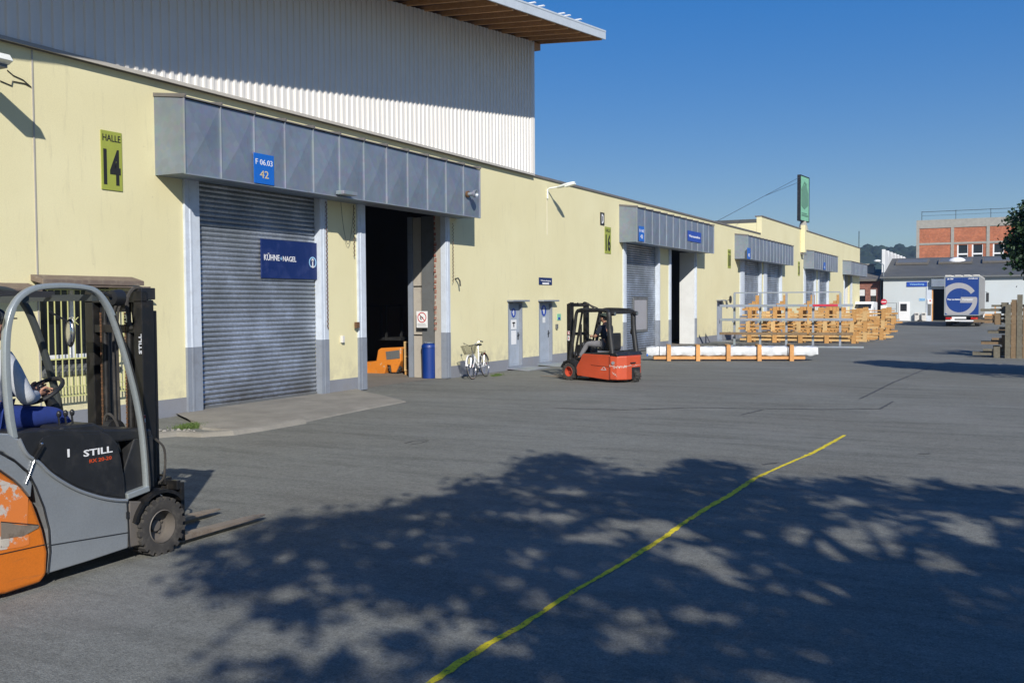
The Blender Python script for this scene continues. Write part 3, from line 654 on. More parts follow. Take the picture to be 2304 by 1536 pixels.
yy = -6.0; mb.prism([(-6, zt(-6) + .24), (YE, zt(YE) + .24), (YE, zt(YE) + .24 + th), (-6, zt(-6) + .24 + th)], 0, -34, XO - .02); tilt(mb); mb.build('roof_deck', 'soffit', tw)
mb = MB(); mb.prism([(-6, zt(-6) + .28), (YE + .12, zt(YE) + .29), (YE + .12, zt(YE) + .34), (-6, zt(-6) + .33)], 0, -34, XO + .06); tilt(mb); mb.build('roof_sheet', 'fascia', tw)
mb = MB(); mb.prism([(-6, zt(-6) - .12), (YE + .12, zt(YE) - .11), (YE + .12, zt(YE) + .135), (-6, zt(-6) + .125)], 0, XO, XO + .05); mb.build('fascia', 'fascia', tw)
k = 0; yy = YE - .12
while yy > 8:
    mb = MB(); w_ = .10; s_ = .106; z = zt(yy)
    mb.add([(x, yy + dy, z + dz + s_ * dy) for x in (WX - .2, XO - .002) for dy in (-w_ / 2, w_ / 2) for dz in (.0, .235)], [(0, 1, 3, 2), (4, 6, 7, 5), (0, 4, 5, 1), (2, 3, 7, 6), (0, 2, 6, 4), (1, 5, 7, 3)])
    tilt(mb); mb.build('rafter', 'rafter_wood', tw); yy -= .88
mb = MB(); mb.prism([(-6, zt(-6) - .22), (YE - .02, zt(YE) - .22), (YE - .02, zt(YE) - .003), (-6, zt(-6) - .003)], 0, WX - .25, WX + .02); mb.build('purlin', 'rafter_wood', tw)
for k, px in enumerate(((1196, 6), (1216, 14), (1262, 24), (1275, 33), (1300, 44))):
    p = GX(*px, XO - .1); zz = zt(p.y) + .34; mb = MB(); mb.box(XO - .3, XO + .02, p.y - .04, p.y + .04, zz - .10, zz - .075); mb.box(XO - .2, XO - .14, p.y - .02, p.y + .02, zz - .2, zz - .101); mb.build('snow_guard', 'white_paint', tw)
# ------------------------------------------------------------------ signs on the halls
def sign(name, y0, y1, z0, z1, mat, label, cat='sign', x=WX, t=.02, group=None):
    s = thing(name, (x, (y0 + y1) / 2, z0), label, cat, group); mb = MB(); mb.box(x + .002, x + t, y0, y1, z0, z1); mb.build('panel', mat, s, bevel=.002); return s
def rect(a, b, x): p, q = GX(*a, x), GX(*b, x); return p.y, q.y, q.z, p.z
y0, y1, z0, z1 = 11.83, 12.27, 4.10, 5.12; s = sign('hall_sign', y0, y1, z0, z1, 'lime_sign', 'lime green sign reading HALLE 14 on the yellow wall')
text('HALLE', .38, .115, (WX + .022, 12.05, 5.0), FACE_X, 'black_ink', s, bold=.01); text('14', .36, .62, (WX + .022, 12.05, 4.5), FACE_X, 'black_ink', s, bold=.03)
y0, y1, z0, z1 = 35.0, 35.62, 3.97, 4.99; s = sign('hall_sign', y0, y1, z0, z1, 'lime_sign', 'lime green sign reading HALLE 16 beside the second canopy')
text('HALLE', .5, .12, (WX + .022, 35.31, 4.85), FACE_X, 'black_ink', s, bold=.01); text('16', .5, .66, (WX + .022, 35.31, 4.38), FACE_X, 'black_ink', s, bold=.03)
for yy, n_, lb in ((53.2, '18', 'lime green hall number sign left of the third canopy'), (72.4, '20', 'narrow lime green hall number sign left of the fourth canopy')):
    s = sign('hall_sign', yy - .3, yy + .3, 3.92, 4.94, 'lime_sign', lb); text('HALLE', .48, .12, (WX + .022, yy, 4.8), FACE_X, 'black_ink', s, bold=.01); text(n_, .48, .66, (WX + .022, yy, 4.33), FACE_X, 'black_ink', s, bold=.03)
yb0, yb1, zb0, zb1 = rect((1350, 479), (1358, 505), WX); s = sign('letter_sign', 34.55, 34.95, 5.02, 5.50, 'black_ink', 'black letter D sign with white D above the second hall sign'); text('D', .2, .36, (WX + .022, 34.77, 5.26), FACE_X, 'white_paint', s, bold=.03)
XC = WX + .73 + .036
y0, y1, z0, z1 = rect((570, 343), (616, 418), XC); s = sign('gate_number_sign', y0, y1, z0, z1, 'blue_sign', 'blue gate sign reading F 06.03 42 on the nearest canopy', x=XC, t=.014)
c = (y0 + y1) / 2; h = z1 - z0; text('F 06.03', (y1 - y0) * .84, h * .19, (XC + .016, c, z0 + h * .72), FACE_X, 'white_paint', s); text('42', (y1 - y0) * .44, h * .25, (XC + .016, c, z0 + h * .32), FACE_X, 'beige_ink', s, bold=.008)
y0, y1, z0, z1 = rect((1437, 508), (1449, 544), XC); s = sign('gate_number_sign', y0, y1, z0, z1, 'blue_sign', 'small blue gate number sign on the left of the second canopy', x=XC, t=.014)
c = (y0 + y1) / 2; h = z1 - z0; text('D 162', (y1 - y0) * .84, h * .19, (XC + .016, c, z0 + h * .70), FACE_X, 'white_paint', s, bold=.008); text('42', (y1 - y0) * .44, h * .25, (XC + .016, c, z0 + h * .32), FACE_X, 'white_paint', s, bold=.012)
y0, y1, z0, z1 = rect((1547, 518), (1577, 547), XC); s = sign('direction_sign', y0, y1, z0, z1, 'mid_blue', 'wide blue sign with white lettering on the right of the second canopy', x=XC, t=.014)
text('Warenannahme', (y1 - y0) * .84, (z1 - z0) * .24, (XC + .016, (y0 + y1) / 2, (z0 + z1) / 2), FACE_X, 'white_paint', s, bold=.02)
for a, b_, lb in (((1681, 557), (1688, 583), 'blue gate number sign on the third canopy'), ((1853, 590), (1857, 607), 'tiny blue gate number sign on the fourth canopy')):
    y0, y1, z0, z1 = rect(a, b_, XC); s = sign('gate_number_sign', y0, y1, z0, z1, 'blue_sign', lb, x=XC, t=.014); text('42', (y1 - y0) * .5, (z1 - z0) * .3, (XC + .016, (y0 + y1) / 2, z0 + (z1 - z0) * .35), FACE_X, 'white_paint', s, bold=.02)
y0, y1, z0, z1 = rect((1212, 624), (1241, 641), WX); s = sign('direction_sign', y0, y1, z0, z1, 'navy_sign', 'small navy sign with white lettering on the yellow wall above the doors')
text('Wareneingang', (y1 - y0) * .78, .07, (WX + .022, (y0 + y1) / 2, z0 + .13), FACE_X, 'pale_ink', s, bold=.02); mb = MB(); mb.box(WX + .02, WX + .024, y0 + .25, y1 - .25, z0 + .01, z0 + .07); mb.build('label_strip', 'white_paint', s)
y0, y1, z0, z1 = rect((1253, 706), (1261, 720), WX); s = sign('notice_sign', y0, y1, z0, z1, 'green_sign', 'small turquoise notice right of the second grey door'); mb = MB(); mb.box(WX + .02, WX + .023, y0 + .06, y1 - .06, z0 + .1, z1 - .2); mb.build('pictogram', 'mid_blue', s)
# big navy company board on the roller door
XB = WX - .085; y0, y1, z0, z1 = rect((585, 537), (716, 629), XB); s = sign('company_sign', y0, y1, z0, z1, 'navy_sign', 'large navy blue board with white lettering and anchor emblem on the closed roller door', x=XB, t=.03)
W_ = y1 - y0; H_ = z1 - z0
text('KÜHNE', W_ * .255, H_ * .19, (XB + .032, y0 + W_ * .17, z0 + H_ * .55), FACE_X, 'white_paint', s, bold=.008); text('+', W_ * .035, H_ * .09, (XB + .032, y0 + W_ * .325, z0 + H_ * .52), FACE_X, 'sky_ink', s, bold=.02)
text('NAGEL', W_ * .23, H_ * .14, (XB + .032, y0 + W_ * .47, z0 + H_ * .52), FACE_X, 'white_paint', s, bold=.008)
mb = MB(); ec = (XB + .033, y1 - W_ * .12, z0 + H_ * .46); er = H_ * .155; disc(mb, ec, er * .78, er, FACE_X, -60, 240); mb.build('emblem_ring', 'sky_ink', s)
mb = MB(); disc(mb, (ec[0], ec[1], ec[2] + er * .42), er * .0, er * .26, FACE_X); mb.box(ec[0] - .002, ec[0] + .002, ec[1] - er * .12, ec[1] + er * .12, ec[2] - er * .8, ec[2] + er * .4); disc(mb, (ec[0], ec[1], ec[2] - er * .25), er * .5, er * .68, FACE_X, 215, 325); mb.build('emblem', 'white_paint', s)
# no open flame sign hanging in the gate
yS = 23.1; pa = GY(937, 700, yS); pb = GY(962, 737, yS); s = thing('warning_sign', ((pa.x + pb.x) / 2, yS, pb.z), 'white no open flame sign with red circle in the open gate', 'sign')
mb = MB(); mb.box(pa.x, pb.x, yS, yS + .012, pb.z, pa.z); mb.build('panel', 'white_paint', s); cx = (pa.x + pb.x) / 2; cz = pb.z + (pa.z - pb.z) * .62; rr = (pb.x - pa.x) * .40
mb = MB(); disc(mb, (cx, yS - .003, cz), rr * .84, rr, FACE_NY); mb.bar((cx - rr * .6, yS - .004, cz + rr * .6), (cx + rr * .6, yS - .004, cz - rr * .6), .004, rr * .15, up=(0, 0, 1)); mb.build('prohibition_ring', 'red_ink', s)
mb = MB(); mb.tube([(cx - rr * .35, yS - .002, cz + rr * .35), (cx - rr * .1, yS - .002, cz + rr * .1), (cx + rr * .3, yS - .002, cz - rr * .05)], .012, 5); mb.tube([(cx - .02, yS - .002, cz - rr * .45), (cx - rr * .3, yS - .002, cz - rr * .1), (cx - rr * .25, yS - .002, cz + .03)], .014, 5); mb.build('flame', 'black_ink', s)
for k in range(3): mb = MB(); zz = pb.z + .03 + k * .035; mb.box(pa.x + .03, pb.x - .03 - .02 * k, yS - .002, yS, zz, zz + .009); mb.build('text_line', 'steel_grey', s)
mb = MB(); mb.bar((cx, yS + .006, pa.z), (cx, yS + .006, 4.5), .006, .006); mb.build('hanger', 'dark_metal', s)
# wall lamps
p = GX(1230, 428, WX); s = thing('wall_lamp', (WX, p.y, p.z), 'white street lamp on a short arm on the wall between the first two canopies', 'lamp')
hd = GX(1268, 420, WX + .75); a0 = Vector((WX, p.y, p.z + .0)); hd = Vector((WX + .95, p.y + .05, p.z + .19))
mb = MB(); mb.tube([a0 + Vector((.03, 0, -.28)), a0 + Vector((.03, 0, .02)), a0 + Vector((.12, 0, .06)), a0.lerp(hd, .45)], .03, 8); mb.build('arm', 'white_street', s)
mb = MB(); mb.T = Matrix.Translation(a0.lerp(hd, .72)) @ Matrix.Rotation(-R_(13), 4, 'Y'); mb.ell((0, 0, 0), (.36, .13, .055), 16, 8); mb.box(-.02, .33, -.10, .10, -.075, -.02); mb.build('lamp_head', 'white_street', s, smooth=True, bevel=.01)
mb = MB(); mb.tube([(WX + .008, p.y, p.z - .2), (WX + .008, p.y, p.z - 1.5)], .007, 6); mb.build('cable', 'off_white', s)
s = thing('floodlight', (WX, 9.0, 5.6), 'white floodlight on a bracket at the left end of the yellow wall', 'lamp')
mb = MB(); mb.tube([(WX, 9.43, 5.62), (WX + .5, 9.43, 5.70)], .03, 8); mb.build('arm', 'white_street', s)
hc = Vector((WX + .9, 9.43, 5.68))
mb = MB(); mb.prism([(WX + .30, hc.z - .02), (WX + .36, hc.z + .07), (WX + .88, hc.z + .10), (WX + .96, hc.z - .0), (WX + .85, hc.z - .05)], 1, hc.y - .17, hc.y + .10); mb.build('lamp_housing', 'white_street', s, bevel=.012)
mb = MB(); mb.box(WX + .42, WX + .86, hc.y - .14, hc.y + .07, hc.z - .10, hc.z - .03); mb.build('diffuser', 'steel_grey', s, bevel=.01)
mb = MB(); q = [GX(*a, WX + .015) for a in ((0, 182), (26, 193), (28, 183), (55, 188), (70, 196))]; mb.tube(q, .008, 5); q = [GX(*a, WX + .015) for a in ((16, 158), (30, 170), (52, 180), (70, 196))]; mb.tube(q, .008, 5); mb.build('cable', 'dark_metal', s)
# camera-like sensor pod near the right end of the first canopy
p = GX(1055, 438, XC); s = thing('horn_speaker', (XC, p.y, p.z), 'small rusty horn sticking out of the right end of the nearest canopy', 'horn')
mb = MB(); mb.cyl((XC, p.y - .1, p.z), (XC + .05, p.y - .1, p.z), .09, 14); mb.build('bracket', 'rust', s); mb = MB(); mb.lathe([(0.02, .05), (.2, .055), (.22, .10), (.3, .11), (.3, .085), (.24, .05)], 0, (XC, p.y - .1, p.z), 18); mb.build('horn', 'galv', s, smooth=True)
p = GX(773, 434, XC); mb = MB(); mb.box(XC, XC + .22, p.y - .28, p.y + .22, p.z - .06, p.z + .02); o = mb.build('canopy_light', 'galv', None, bevel=.01); tag(o, 'flat grey lamp box on the lower edge of the nearest canopy', 'lamp')
# round mirror past the third door
p = GX(1629, 678, WX + .25); s = thing('round_mirror', (WX, 51.2, 2.0), 'dark round traffic mirror above the far small door', 'mirror'); mb = MB(); mb.lathe([(-.02, .001), (-.02, .2), (.03, .2), (.05, .001)], 0, (WX + .3, 52.35, 2.2), 20); mb.build('mirror_disc', 'black_plastic', s); mb = MB(); mb.tube([(WX, 52.35, 2.1), (WX + .3, 52.32, 2.2)], .02, 6); mb.build('arm', 'steel_grey', s)
# green sign on the roof
sx = WX - .35; s = thing('roof_sign', (sx, 76, ZH), 'tall pale green upright sign on the far hall roof', 'sign')
pa = GX(1795, 397, sx); ysg = pa.y
w2 = 1.35
mb = MB(); T = Matrix.Translation((sx, 75.8, 0)) @ Matrix.Rotation(R_(85), 4, 'Z'); mb.T = T; mb.box(-1.12, 1.12, -.1, .1, 8.12, 11.4); mb.build('sign_box', 'green_sign', s, bevel=.02)
mb = MB(); mb.T = T
for q in ((-1.17, -1.121), (1.121, 1.17)): mb.box(*q, -.13, .13, 8.06, 11.46)
mb.box(-1.12, 1.12, -.13, .13, 11.401, 11.46); mb.box(-1.12, 1.12, -.13, .13, 8.06, 8.119); mb.build('frame', 'black_plastic', s)
mb = MB(); mb.T = T @ Matrix.Translation((0, -.115, 0)); mb.prism([(-.9, 10.3), (-.9, 9.2), (-.1, 8.95), (.9, 9.3), (.9, 10.2), (.35, 10.85), (-.2, 10.75)], 1, 0, .012)
mb.prism([(-.9, 10.45), (-.1, 11.05), (.5, 10.9), (.4, 10.75), (-.1, 10.88), (-.9, 10.3)], 1, -.006, -.002); mb.box(-.8, .9, -.005, -.001, 8.45, 8.58); mb.box(-.8, .6, -.005, -.001, 8.64, 8.70); mb.build('emblem', 'green_dark', s)
mb = MB(); mb.tube([(sx, 75.8, ZH), (sx, 75.8, 8.1)], [.42, .2], 12); mb.build('mast', 'concrete_frame', s)
for dz in (0, -.35):
    a = Vector((sx, 74.7, 11.3 + dz)); b_ = Vector((sx, 51.5, 6.3)); b_ = b_ if dz == 0 else Vector((sx, 74.7, 11.3)).lerp(b_, .5); mb = MB(); mb.tube([a.lerp(b_, k / 8) for k in range(9)], .013, 4); mb.build('guy_cable', 'dark_metal', s)
# ------------------------------------------------------------------ wheels
def wheel(t, c, r, wd, ax, face, tyre='rubber', rim='rim_metal', lugs=20, rr=.60, name='wheel'):
    """solid industrial tyre, tread lugs, dished rim. ax: axle axis, face: +1/-1 outer side"""
    h = wd / 2; mb = MB()
    mb.lathe([(-h * .9, r * rr), (-h, r * .7), (-h * .95, r * .93), (-h * .7, r * .985), (h * .7, r * .985), (h * .95, r * .93), (h, r * .7), (h * .9, r * rr)], ax, c, 40)
    for k in range(lugs):
        a = 2 * math.pi * k / lugs
        for sd in (-1, 1):
            aa = a + sd * math.pi / lugs * .5; p = Vector((0, math.cos(aa), math.sin(aa))) * r * .985; T = Matrix.Translation((sd * h * .52, 0, 0) + Vector(p) if False else Vector((sd * h * .55, p.y, p.z))) @ Matrix.Rotation(aa - math.pi / 2, 4, 'X')
            if ax == 1: T = Matrix.Rotation(R_(90), 4, 'Z') @ T
            mb.T = Matrix.Translation(c) @ T; mb.box(-h * .42, h * .42, -r * .085, r * .085, -.015, .014); mb.T = None
    w_ = mb.build(name, tyre, t, smooth=True)
    mb = MB(); f = face
    mb.lathe([(f * h * .88, r * rr), (f * h * .95, r * (rr - .03)), (-f * h * .25, r * (rr - .06)), (-f * h * .35, r * .24), (f * h * .05, r * .20), (f * h * .08, 0.001)], ax, c, 32)
    for k in range(5):
        a = 2 * math.pi * k / 5 + .3; u, v = r * .32 * math.cos(a), r * .32 * math.sin(a)
        q = Vector((-f * h * .32, u, v)) if ax == 0 else Vector((u, -f * h * .32, v)); e = Vector((f * .02, 0, 0)) if ax == 0 else Vector((0, f * .02, 0))
        mb.cyl(Vector(c) + q, Vector(c) + q + e, .013, 6)
    mb.build('rim', rim, w_, smooth=True)
    return w_
def rounded(pts, n=5, k=.35):
    out = []; N = len(pts)
    for i in range(N):
        a, b, c = Vector(pts[i - 1]), Vector(pts[i]), Vector(pts[(i + 1) % N]); p = b.lerp(a, k); q = b.lerp(c, k)
        for j in range(n + 1): t_ = j / n; out.append(tuple(p.lerp(b, t_).lerp(b.lerp(q, t_), t_)))
    return out
def smooth_path(pts, n=6):
    """Catmull-Rom through the points"""
    P = [Vector(p) for p in pts]; P = [P[0] * 2 - P[1]] + P + [P[-1] * 2 - P[-2]]; out = []
    for i in range(1, len(P) - 2):
        for k in range(n):
            t = k / n; a, b, c, d = P[i - 1], P[i], P[i + 1], P[i + 2]
            out.append(.5 * ((2 * b) + (c - a) * t + (2 * a - 5 * b + 4 * c - d) * t * t + (3 * b - a - 3 * c + d) * t ** 3))
    out.append(P[-2]); return out
# ------------------------------------------------------------------ people
def hand(name, t, wrist, dirv, side, mat='skin_tone', curl=.9, s=1.0):
    """palm with four unequal curled fingers and a thumb; dirv = pointing, side = towards thumb"""
    w_ = Vector(wrist); d = Vector(dirv).normalized(); sd = Vector(side); sd = (sd - d * sd.dot(d)).normalized(); n = d.cross(sd)
    J = [(w_, .021), (w_ + d * .045 * s, .026), (w_ + d * .085 * s, .024)]; E = [(0, 1), (1, 2)]; J = [(p.x, p.y, p.z, r * s) for p, r in J]
    def add(p, r, par): J.append((p.x, p.y, p.z, r * s)); E.append((par, len(J) - 1)); return len(J) - 1
    for k, ln in enumerate((.072, .080, .075, .058)):
        b = w_ + d * .09 * s + sd * (.030 - .020 * k) * s; i = add(b, .0088, 2); p = b; ang = 0
        for j in range(3):
            ang += curl * (.45, .75, .6)[j]; dd = d * math.cos(ang) + n * math.sin(ang); p = p + dd * ln * s * (.42, .33, .25)[j]; i = add(p, (.0086, .008, .0068)[j], i)
    b = w_ + d * .03 * s + sd * .030 * s; i = add(b, .011, 1); b = b + (sd * .6 + d * .7 + n * .3).normalized() * .035 * s; i = add(b, .010, i); b = b + (d * .8 + n * .6).normalized() * .028 * s; add(b, .0085, i)
    return skin(name, J, E, mat, t, 1, 2)
def face_head(name, t, c, fwd, hat=None, hair='hair_dark', r=.1, tone='skin_tone'):
    """head with brow, nose, chin, ears and a cap; fwd = horizontal facing"""
    f = Vector(fwd).normalized(); l = Vector((0, 0, 1)).cross(f); u = Vector((0, 0, 1)); c = Vector(c)
    T = Matrix((f, l, u)).transposed().to_4x4(); T = Matrix.Translation(c) @ T
    mb = MB(); mb.T = T; n, m = 20, 14; vs = []
    for i in range(m + 1):
        ph = math.pi * i / m; z = math.cos(ph)
        for k in range(n):
            a = 2 * math.pi * k / n; x = math.sin(ph) * math.cos(a); y = math.sin(ph) * math.sin(a)
            X = x * (.098 if x > 0 else .102); Y = y * .078; Z = z * .125
            if z < -.15: X = X * (1 - .18 * (-z)) + (.012 if x > 0 else 0); Y *= 1 - .32 * (-z - .1)
            fr = max(0, x) ** 3 * (1 - min(1, abs(y) * 3.2))
            X += .022 * fr * math.exp(-((z + .12) / .16) ** 2) + .010 * max(0, x) ** 2 * math.exp(-((z + .62) / .1) ** 2) - .007 * max(0, x) ** 2 * math.exp(-((z - .06) / .09) ** 2) * (abs(y) > .15) + .006 * max(0, x) * math.exp(-((z - .22) / .1) ** 2)
            vs.append((X, Y, Z))
    mb.add(vs, [(i * n + k, (i + 1) * n + k, (i + 1) * n + (k + 1) % n, i * n + (k + 1) % n) for i in range(m) for k in range(n)])
    for s in (-1, 1): mb.ell((-.005, s * .080, -.01), (.016, .008, .030), 8, 6)
    h = mb.build(name, tone, t, smooth=True)
    mb = MB(); mb.T = T
    for s in (-1, 1): mb.ell((.086, s * .031, .008), (.010, .013, .007), 8, 6)
    mb.ell((.088, 0, -.066), (.010, .024, .004), 8, 5); mb.build('eyes', 'black_ink', h, smooth=True)
    mb = MB(); mb.T = T
    for i in range(10): pass
    mb.ell((-.022, 0, .028), (.100, .085, .112), 18, 10); mb.build('hair', hair, h, smooth=True)
    if hat:
        mb = MB(); mb.T = T; vs = []; mm = 7
        for i in range(mm + 1):
            ph = math.pi * .5 * i / mm
            for k in range(24): a = 2 * math.pi * k / 24; vs.append((-.008 + .115 * math.sin(ph) * math.cos(a), .094 * math.sin(ph) * math.sin(a), .055 + .092 * math.cos(ph)))
        mb.add(vs, [(i * 24 + k, (i + 1) * 24 + k, (i + 1) * 24 + (k + 1) % 24, i * 24 + (k + 1) % 24) for i in range(mm) for k in range(24)])
        mb.prism([(.07, -.075), (.13, -.07), (.175, -.04), (.185, 0), (.175, .04), (.13, .07), (.07, .075)], 2, .052, .062); mb.build('cap', hat, h, smooth=True)
    return h
def person(loc, label, pelvis, chest, neck, headc, fwd, arms, legs, shirt, trousers, sleeve=None, hat=None, forearm=False, grips=None, world=True, rz=0, bulk=1.0):
    t = thing('person', loc, label, 'person', world=world, rz=rz)
    P, Cc, N, H = map(Vector, (pelvis, chest, neck, headc)); mid = P.lerp(Cc, .45)
    J = [(*P, .125), (*mid, .12), (*Cc, .135), (*N, .06), (*(N.lerp(H, .5)), .052)]; E = [(0, 1), (1, 2), (2, 3), (3, 4)]
    def chain(par, pts):
        i = par
        for p, r in pts: J.append((*p, r)); E.append((i, len(J) - 1)); i = len(J) - 1
    for a in arms: s_, e_, w_ = map(Vector, a[:3]); chain(2, [(s_, .062), (s_.lerp(e_, .5), .05), (e_, .042), (e_.lerp(w_, .5), .036), (w_, .026)])
    for l in legs: h_, k_, a_, toe = map(Vector, l[:4]); chain(0, [(h_, .088), (h_.lerp(k_, .5), .08), (k_, .06), (k_.lerp(a_, .4), .055), (a_, .038), (a_.lerp(toe, .8), .032)])
    skin('body', J, E, 'skin_tone', t, 0, 2)
    g = 1.12 * bulk; J2 = [(*(P + Vector((0, 0, .02))), .145 * bulk), (*mid, .145 * bulk), (*Cc, .155 * bulk), (*(Cc.lerp(N, .72)), .075)]; E2 = [(0, 1), (1, 2), (2, 3)]
    for a in arms:
        s_, e_, w_ = map(Vector, a[:3]); pts = [(s_, .082 * bulk), (s_.lerp(e_, .5), .070 * bulk), (s_.lerp(e_, .8) if forearm else e_, .062 * bulk)]
        if not forearm: pts += [(e_.lerp(w_, .5), .054), (e_.lerp(w_, .86), .042)]
        i = 2
        for p, r in pts: J2.append((*p, r)); E2.append((i, len(J2) - 1)); i = len(J2) - 1
    skin('shirt', J2, E2, shirt, t, 0, 2)
    J3 = [(*P, .150)]; E3 = []
    for l in legs:
        h_, k_, a_, toe = map(Vector, l[:4]); i = 0
        for p, r in [(h_, .108), (h_.lerp(k_, .5), .098), (k_, .078), (k_.lerp(a_, .5), .068), (k_.lerp(a_, .93), .058)]: J3.append((*p, r)); E3.append((i, len(J3) - 1)); i = len(J3) - 1
    skin('trousers', J3, E3, trousers, t, 0, 2)
    for l in legs:
        h_, k_, a_, toe = map(Vector, l[:4]); skin('shoe', [(*(a_ + (a_ - toe) * .3 - Vector((0, 0, .03))), .042), (*a_, .047), (*(a_.lerp(toe, .55)), .046), (*toe, .036)], [(0, 1), (1, 2), (2, 3)], 'shoe', t, 1, 2)
    face_head('head', t, H, fwd, hat)
    for a in arms: e_, w_ = Vector(a[1]), Vector(a[2]); hand('hand', t, w_, Vector(a[3]), a[4])
    return t
# ------------------------------------------------------------------ near forklift (silver and orange)
NX = -6.40                                 # near side plane
def PS(px, py, x=NX): p = GX(px, py, x); return (p.y, p.z)
fk = thing('forklift', (-6.92, 5.2, 0), 'silver and orange electric forklift at the left edge of the photo', 'forklift', 'forklifts')
XL = -7.44
cwp = [(3.98, .12), (4.48, .04), PS(92, 1311), PS(107, 1292), PS(109, 1240), PS(98, 1190), PS(76, 1130), PS(52, 1098), PS(35, 1083), PS(0, 1058), (4.3, .98), (4.05, .95), (3.9, .80), (3.85, .4)]
mb = MB(); mb.prism(cwp, 0, XL, NX + .004); cwt = mb.build('counterweight', 'orange_paint', fk, bevel=.035, seg=3)
mb = MB(); pc = [PS(0, 1172), PS(40, 1180), PS(86, 1181), PS(84, 1187), PS(50, 1205), PS(0, 1212)]; mb.prism(pc, 0, NX + .002, NX + .010); mb.build('recess', 'fork_steel', cwt)
mb = MB(); mb.prism([PS(-40, 1060), PS(5, 1080), PS(38, 1092), PS(62, 1120), PS(60, 1182), PS(40, 1181), PS(8, 1176), PS(-40, 1170)], 0, NX + .003, NX + .0075)
mb.prism([PS(-40, 1218), PS(0, 1206), PS(55, 1198), PS(65, 1204), PS(64, 1224), PS(50, 1229), PS(-40, 1243)], 0, NX + .003, NX + .0075); st = mb.build('sticker', 'sticker_white', cwt)
mb = MB(); mb.prism([PS(0, 1214), PS(18, 1210), PS(18, 1228), PS(0, 1231)], 0, NX + .009, NX + .0105); mb.build('sticker_print', 'sticker_dirty', st)
mb = MB(); mb.bar((NX + .008, *PS(-30, 1252)), (NX + .008, *PS(108, 1222)), .004, .006, up=(1, 0, 0)); mb.bar((NX + .008, *PS(0, 1188 - 15)), (NX + .008, *PS(84, 1180)), .006, .008, up=(1, 0, 0)); mb.build('groove', 'black_plastic', cwt)
crv = [PS(42, 984), PS(60, 1018), PS(86, 1036), PS(117, 1065), PS(169, 1096), PS(221, 1114), PS(260, 1121), PS(285, 1122)]
body = [PS(109, 1290), PS(200, 1262), PS(290, 1232), PS(291, 1126)] + crv[::-1][0:] + [PS(35, 985), PS(20, 975), PS(-40, 975), PS(-40, 1000), PS(10, 1018), PS(62, 1060), PS(80, 1095), PS(98, 1140), PS(113, 1190), PS(116, 1240)]
mb = MB(); mb.prism(body, 0, XL, NX - .004); bd = mb.build('body', 'silver_paint', fk, bevel=.012, seg=3)
lip = [(NX + .008, a, b) for a, b in smooth_path([Vector((NX, *q)) for q in crv], 4) for a, b in [(a, b)]] if False else [Vector((NX + .004, p.y, p.z - .012)) for p in smooth_path([Vector((NX, *q)) for q in crv], 5)]
mb = MB(); mb.tube(lip, .014, 8); mb.build('body_lip', 'silver_paint', bd, smooth=True); mb = MB(); mb.prism([PS(-60, 1003), PS(0, 1021), PS(34, 1040), PS(60, 1064), PS(72, 1088), PS(69, 1118), PS(52, 1096), PS(35, 1080), PS(0, 1055), PS(-60, 1035)], 0, XL, NX + .002); mb.build('rear_hood', 'silver_paint', bd, bevel=.006)
mb = MB(); mb.bar((NX - .001, *PS(112, 1226)), (NX - .001, *PS(290, 1197)), .006, .006, up=(1, 0, 0))
gp = [PS(0, 1018), PS(30, 1033), PS(62, 1060), PS(80, 1095), PS(98, 1140), PS(110, 1190), PS(113, 1240), PS(108, 1290)]
mb.tube([Vector((NX + .001, *q)) for q in gp], .007, 6); mb.box(NX - .003, NX + .006, *sorted((PS(284, 1155)[0], PS(290, 1155)[0])), PS(290, 1165)[1], PS(290, 1150)[1]); mb.bar((NX + .002, *PS(285, 1125)), (NX + .002, *PS(291, 1232)), .006, .008, up=(1, 0, 0)); mb.build('panel_gap', 'black_plastic', bd)
# dark battery cover with writing
cov = [PS(40, 972), PS(120, 966), PS(228, 968), PS(250, 978), PS(266, 996), PS(275, 1030), PS(283, 1080), PS(285, 1124)] + [PS(260, 1123), PS(221, 1116), PS(169, 1098), PS(117, 1067), PS(86, 1038), PS(60, 1020), PS(42, 986)]
mb = MB(); mb.prism(cov, 0, XL + .01, NX - .012); cvo = mb.build('battery_cover', 'black_plastic', fk, bevel=.01)
mb = MB(); mb.prism([PS(90, 994), PS(98, 984), PS(112, 979), PS(228, 975), PS(252, 990), PS(268, 1020), PS(276, 1080), PS(278, 1118), PS(230, 1112), PS(175, 1093), PS(122, 1062), PS(88, 1030)], 0, NX - .013, NX - .006); mb.build('cover_panel', 'black_plastic', cvo, bevel=.004)
mb = MB(); mb.bar((NX + .01, *PS(95, 1000)), (NX + .012, *PS(76, 1032)), .02, .024); mb.build('gas_spring', 'black_steel', cvo); mb = MB(); mb.cyl((NX + .012, *PS(76, 1032)), (NX + .012, *PS(56, 1088)), .006, 10); mb.ell((NX + .01, *PS(92, 998)), (.012, .012, .012), 8, 6); mb.build('spring_rod', 'chrome', cvo, smooth=True)
xs = NX - .004
a, b = PS(189, 1019), PS(254, 1010); text('STILL', b[0] - a[0], .052, (xs, (a[0] + b[0]) / 2, (a[1] + b[1]) / 2 - .001), FACE_X, 'white_paint', cvo, bold=.02, extr=.001)
a, b = PS(202, 1036), PS(252, 1030); text('RX 20-20', b[0] - a[0], .03, (xs, (a[0] + b[0]) / 2, (a[1] + b[1]) / 2), FACE_X, 'orange_ink', cvo, bold=.02, extr=.001)
a = PS(155, 1019); text('1', .018, .062, (xs, a[0], a[1]), FACE_X, 'white_paint', cvo, bold=.02, extr=.001)
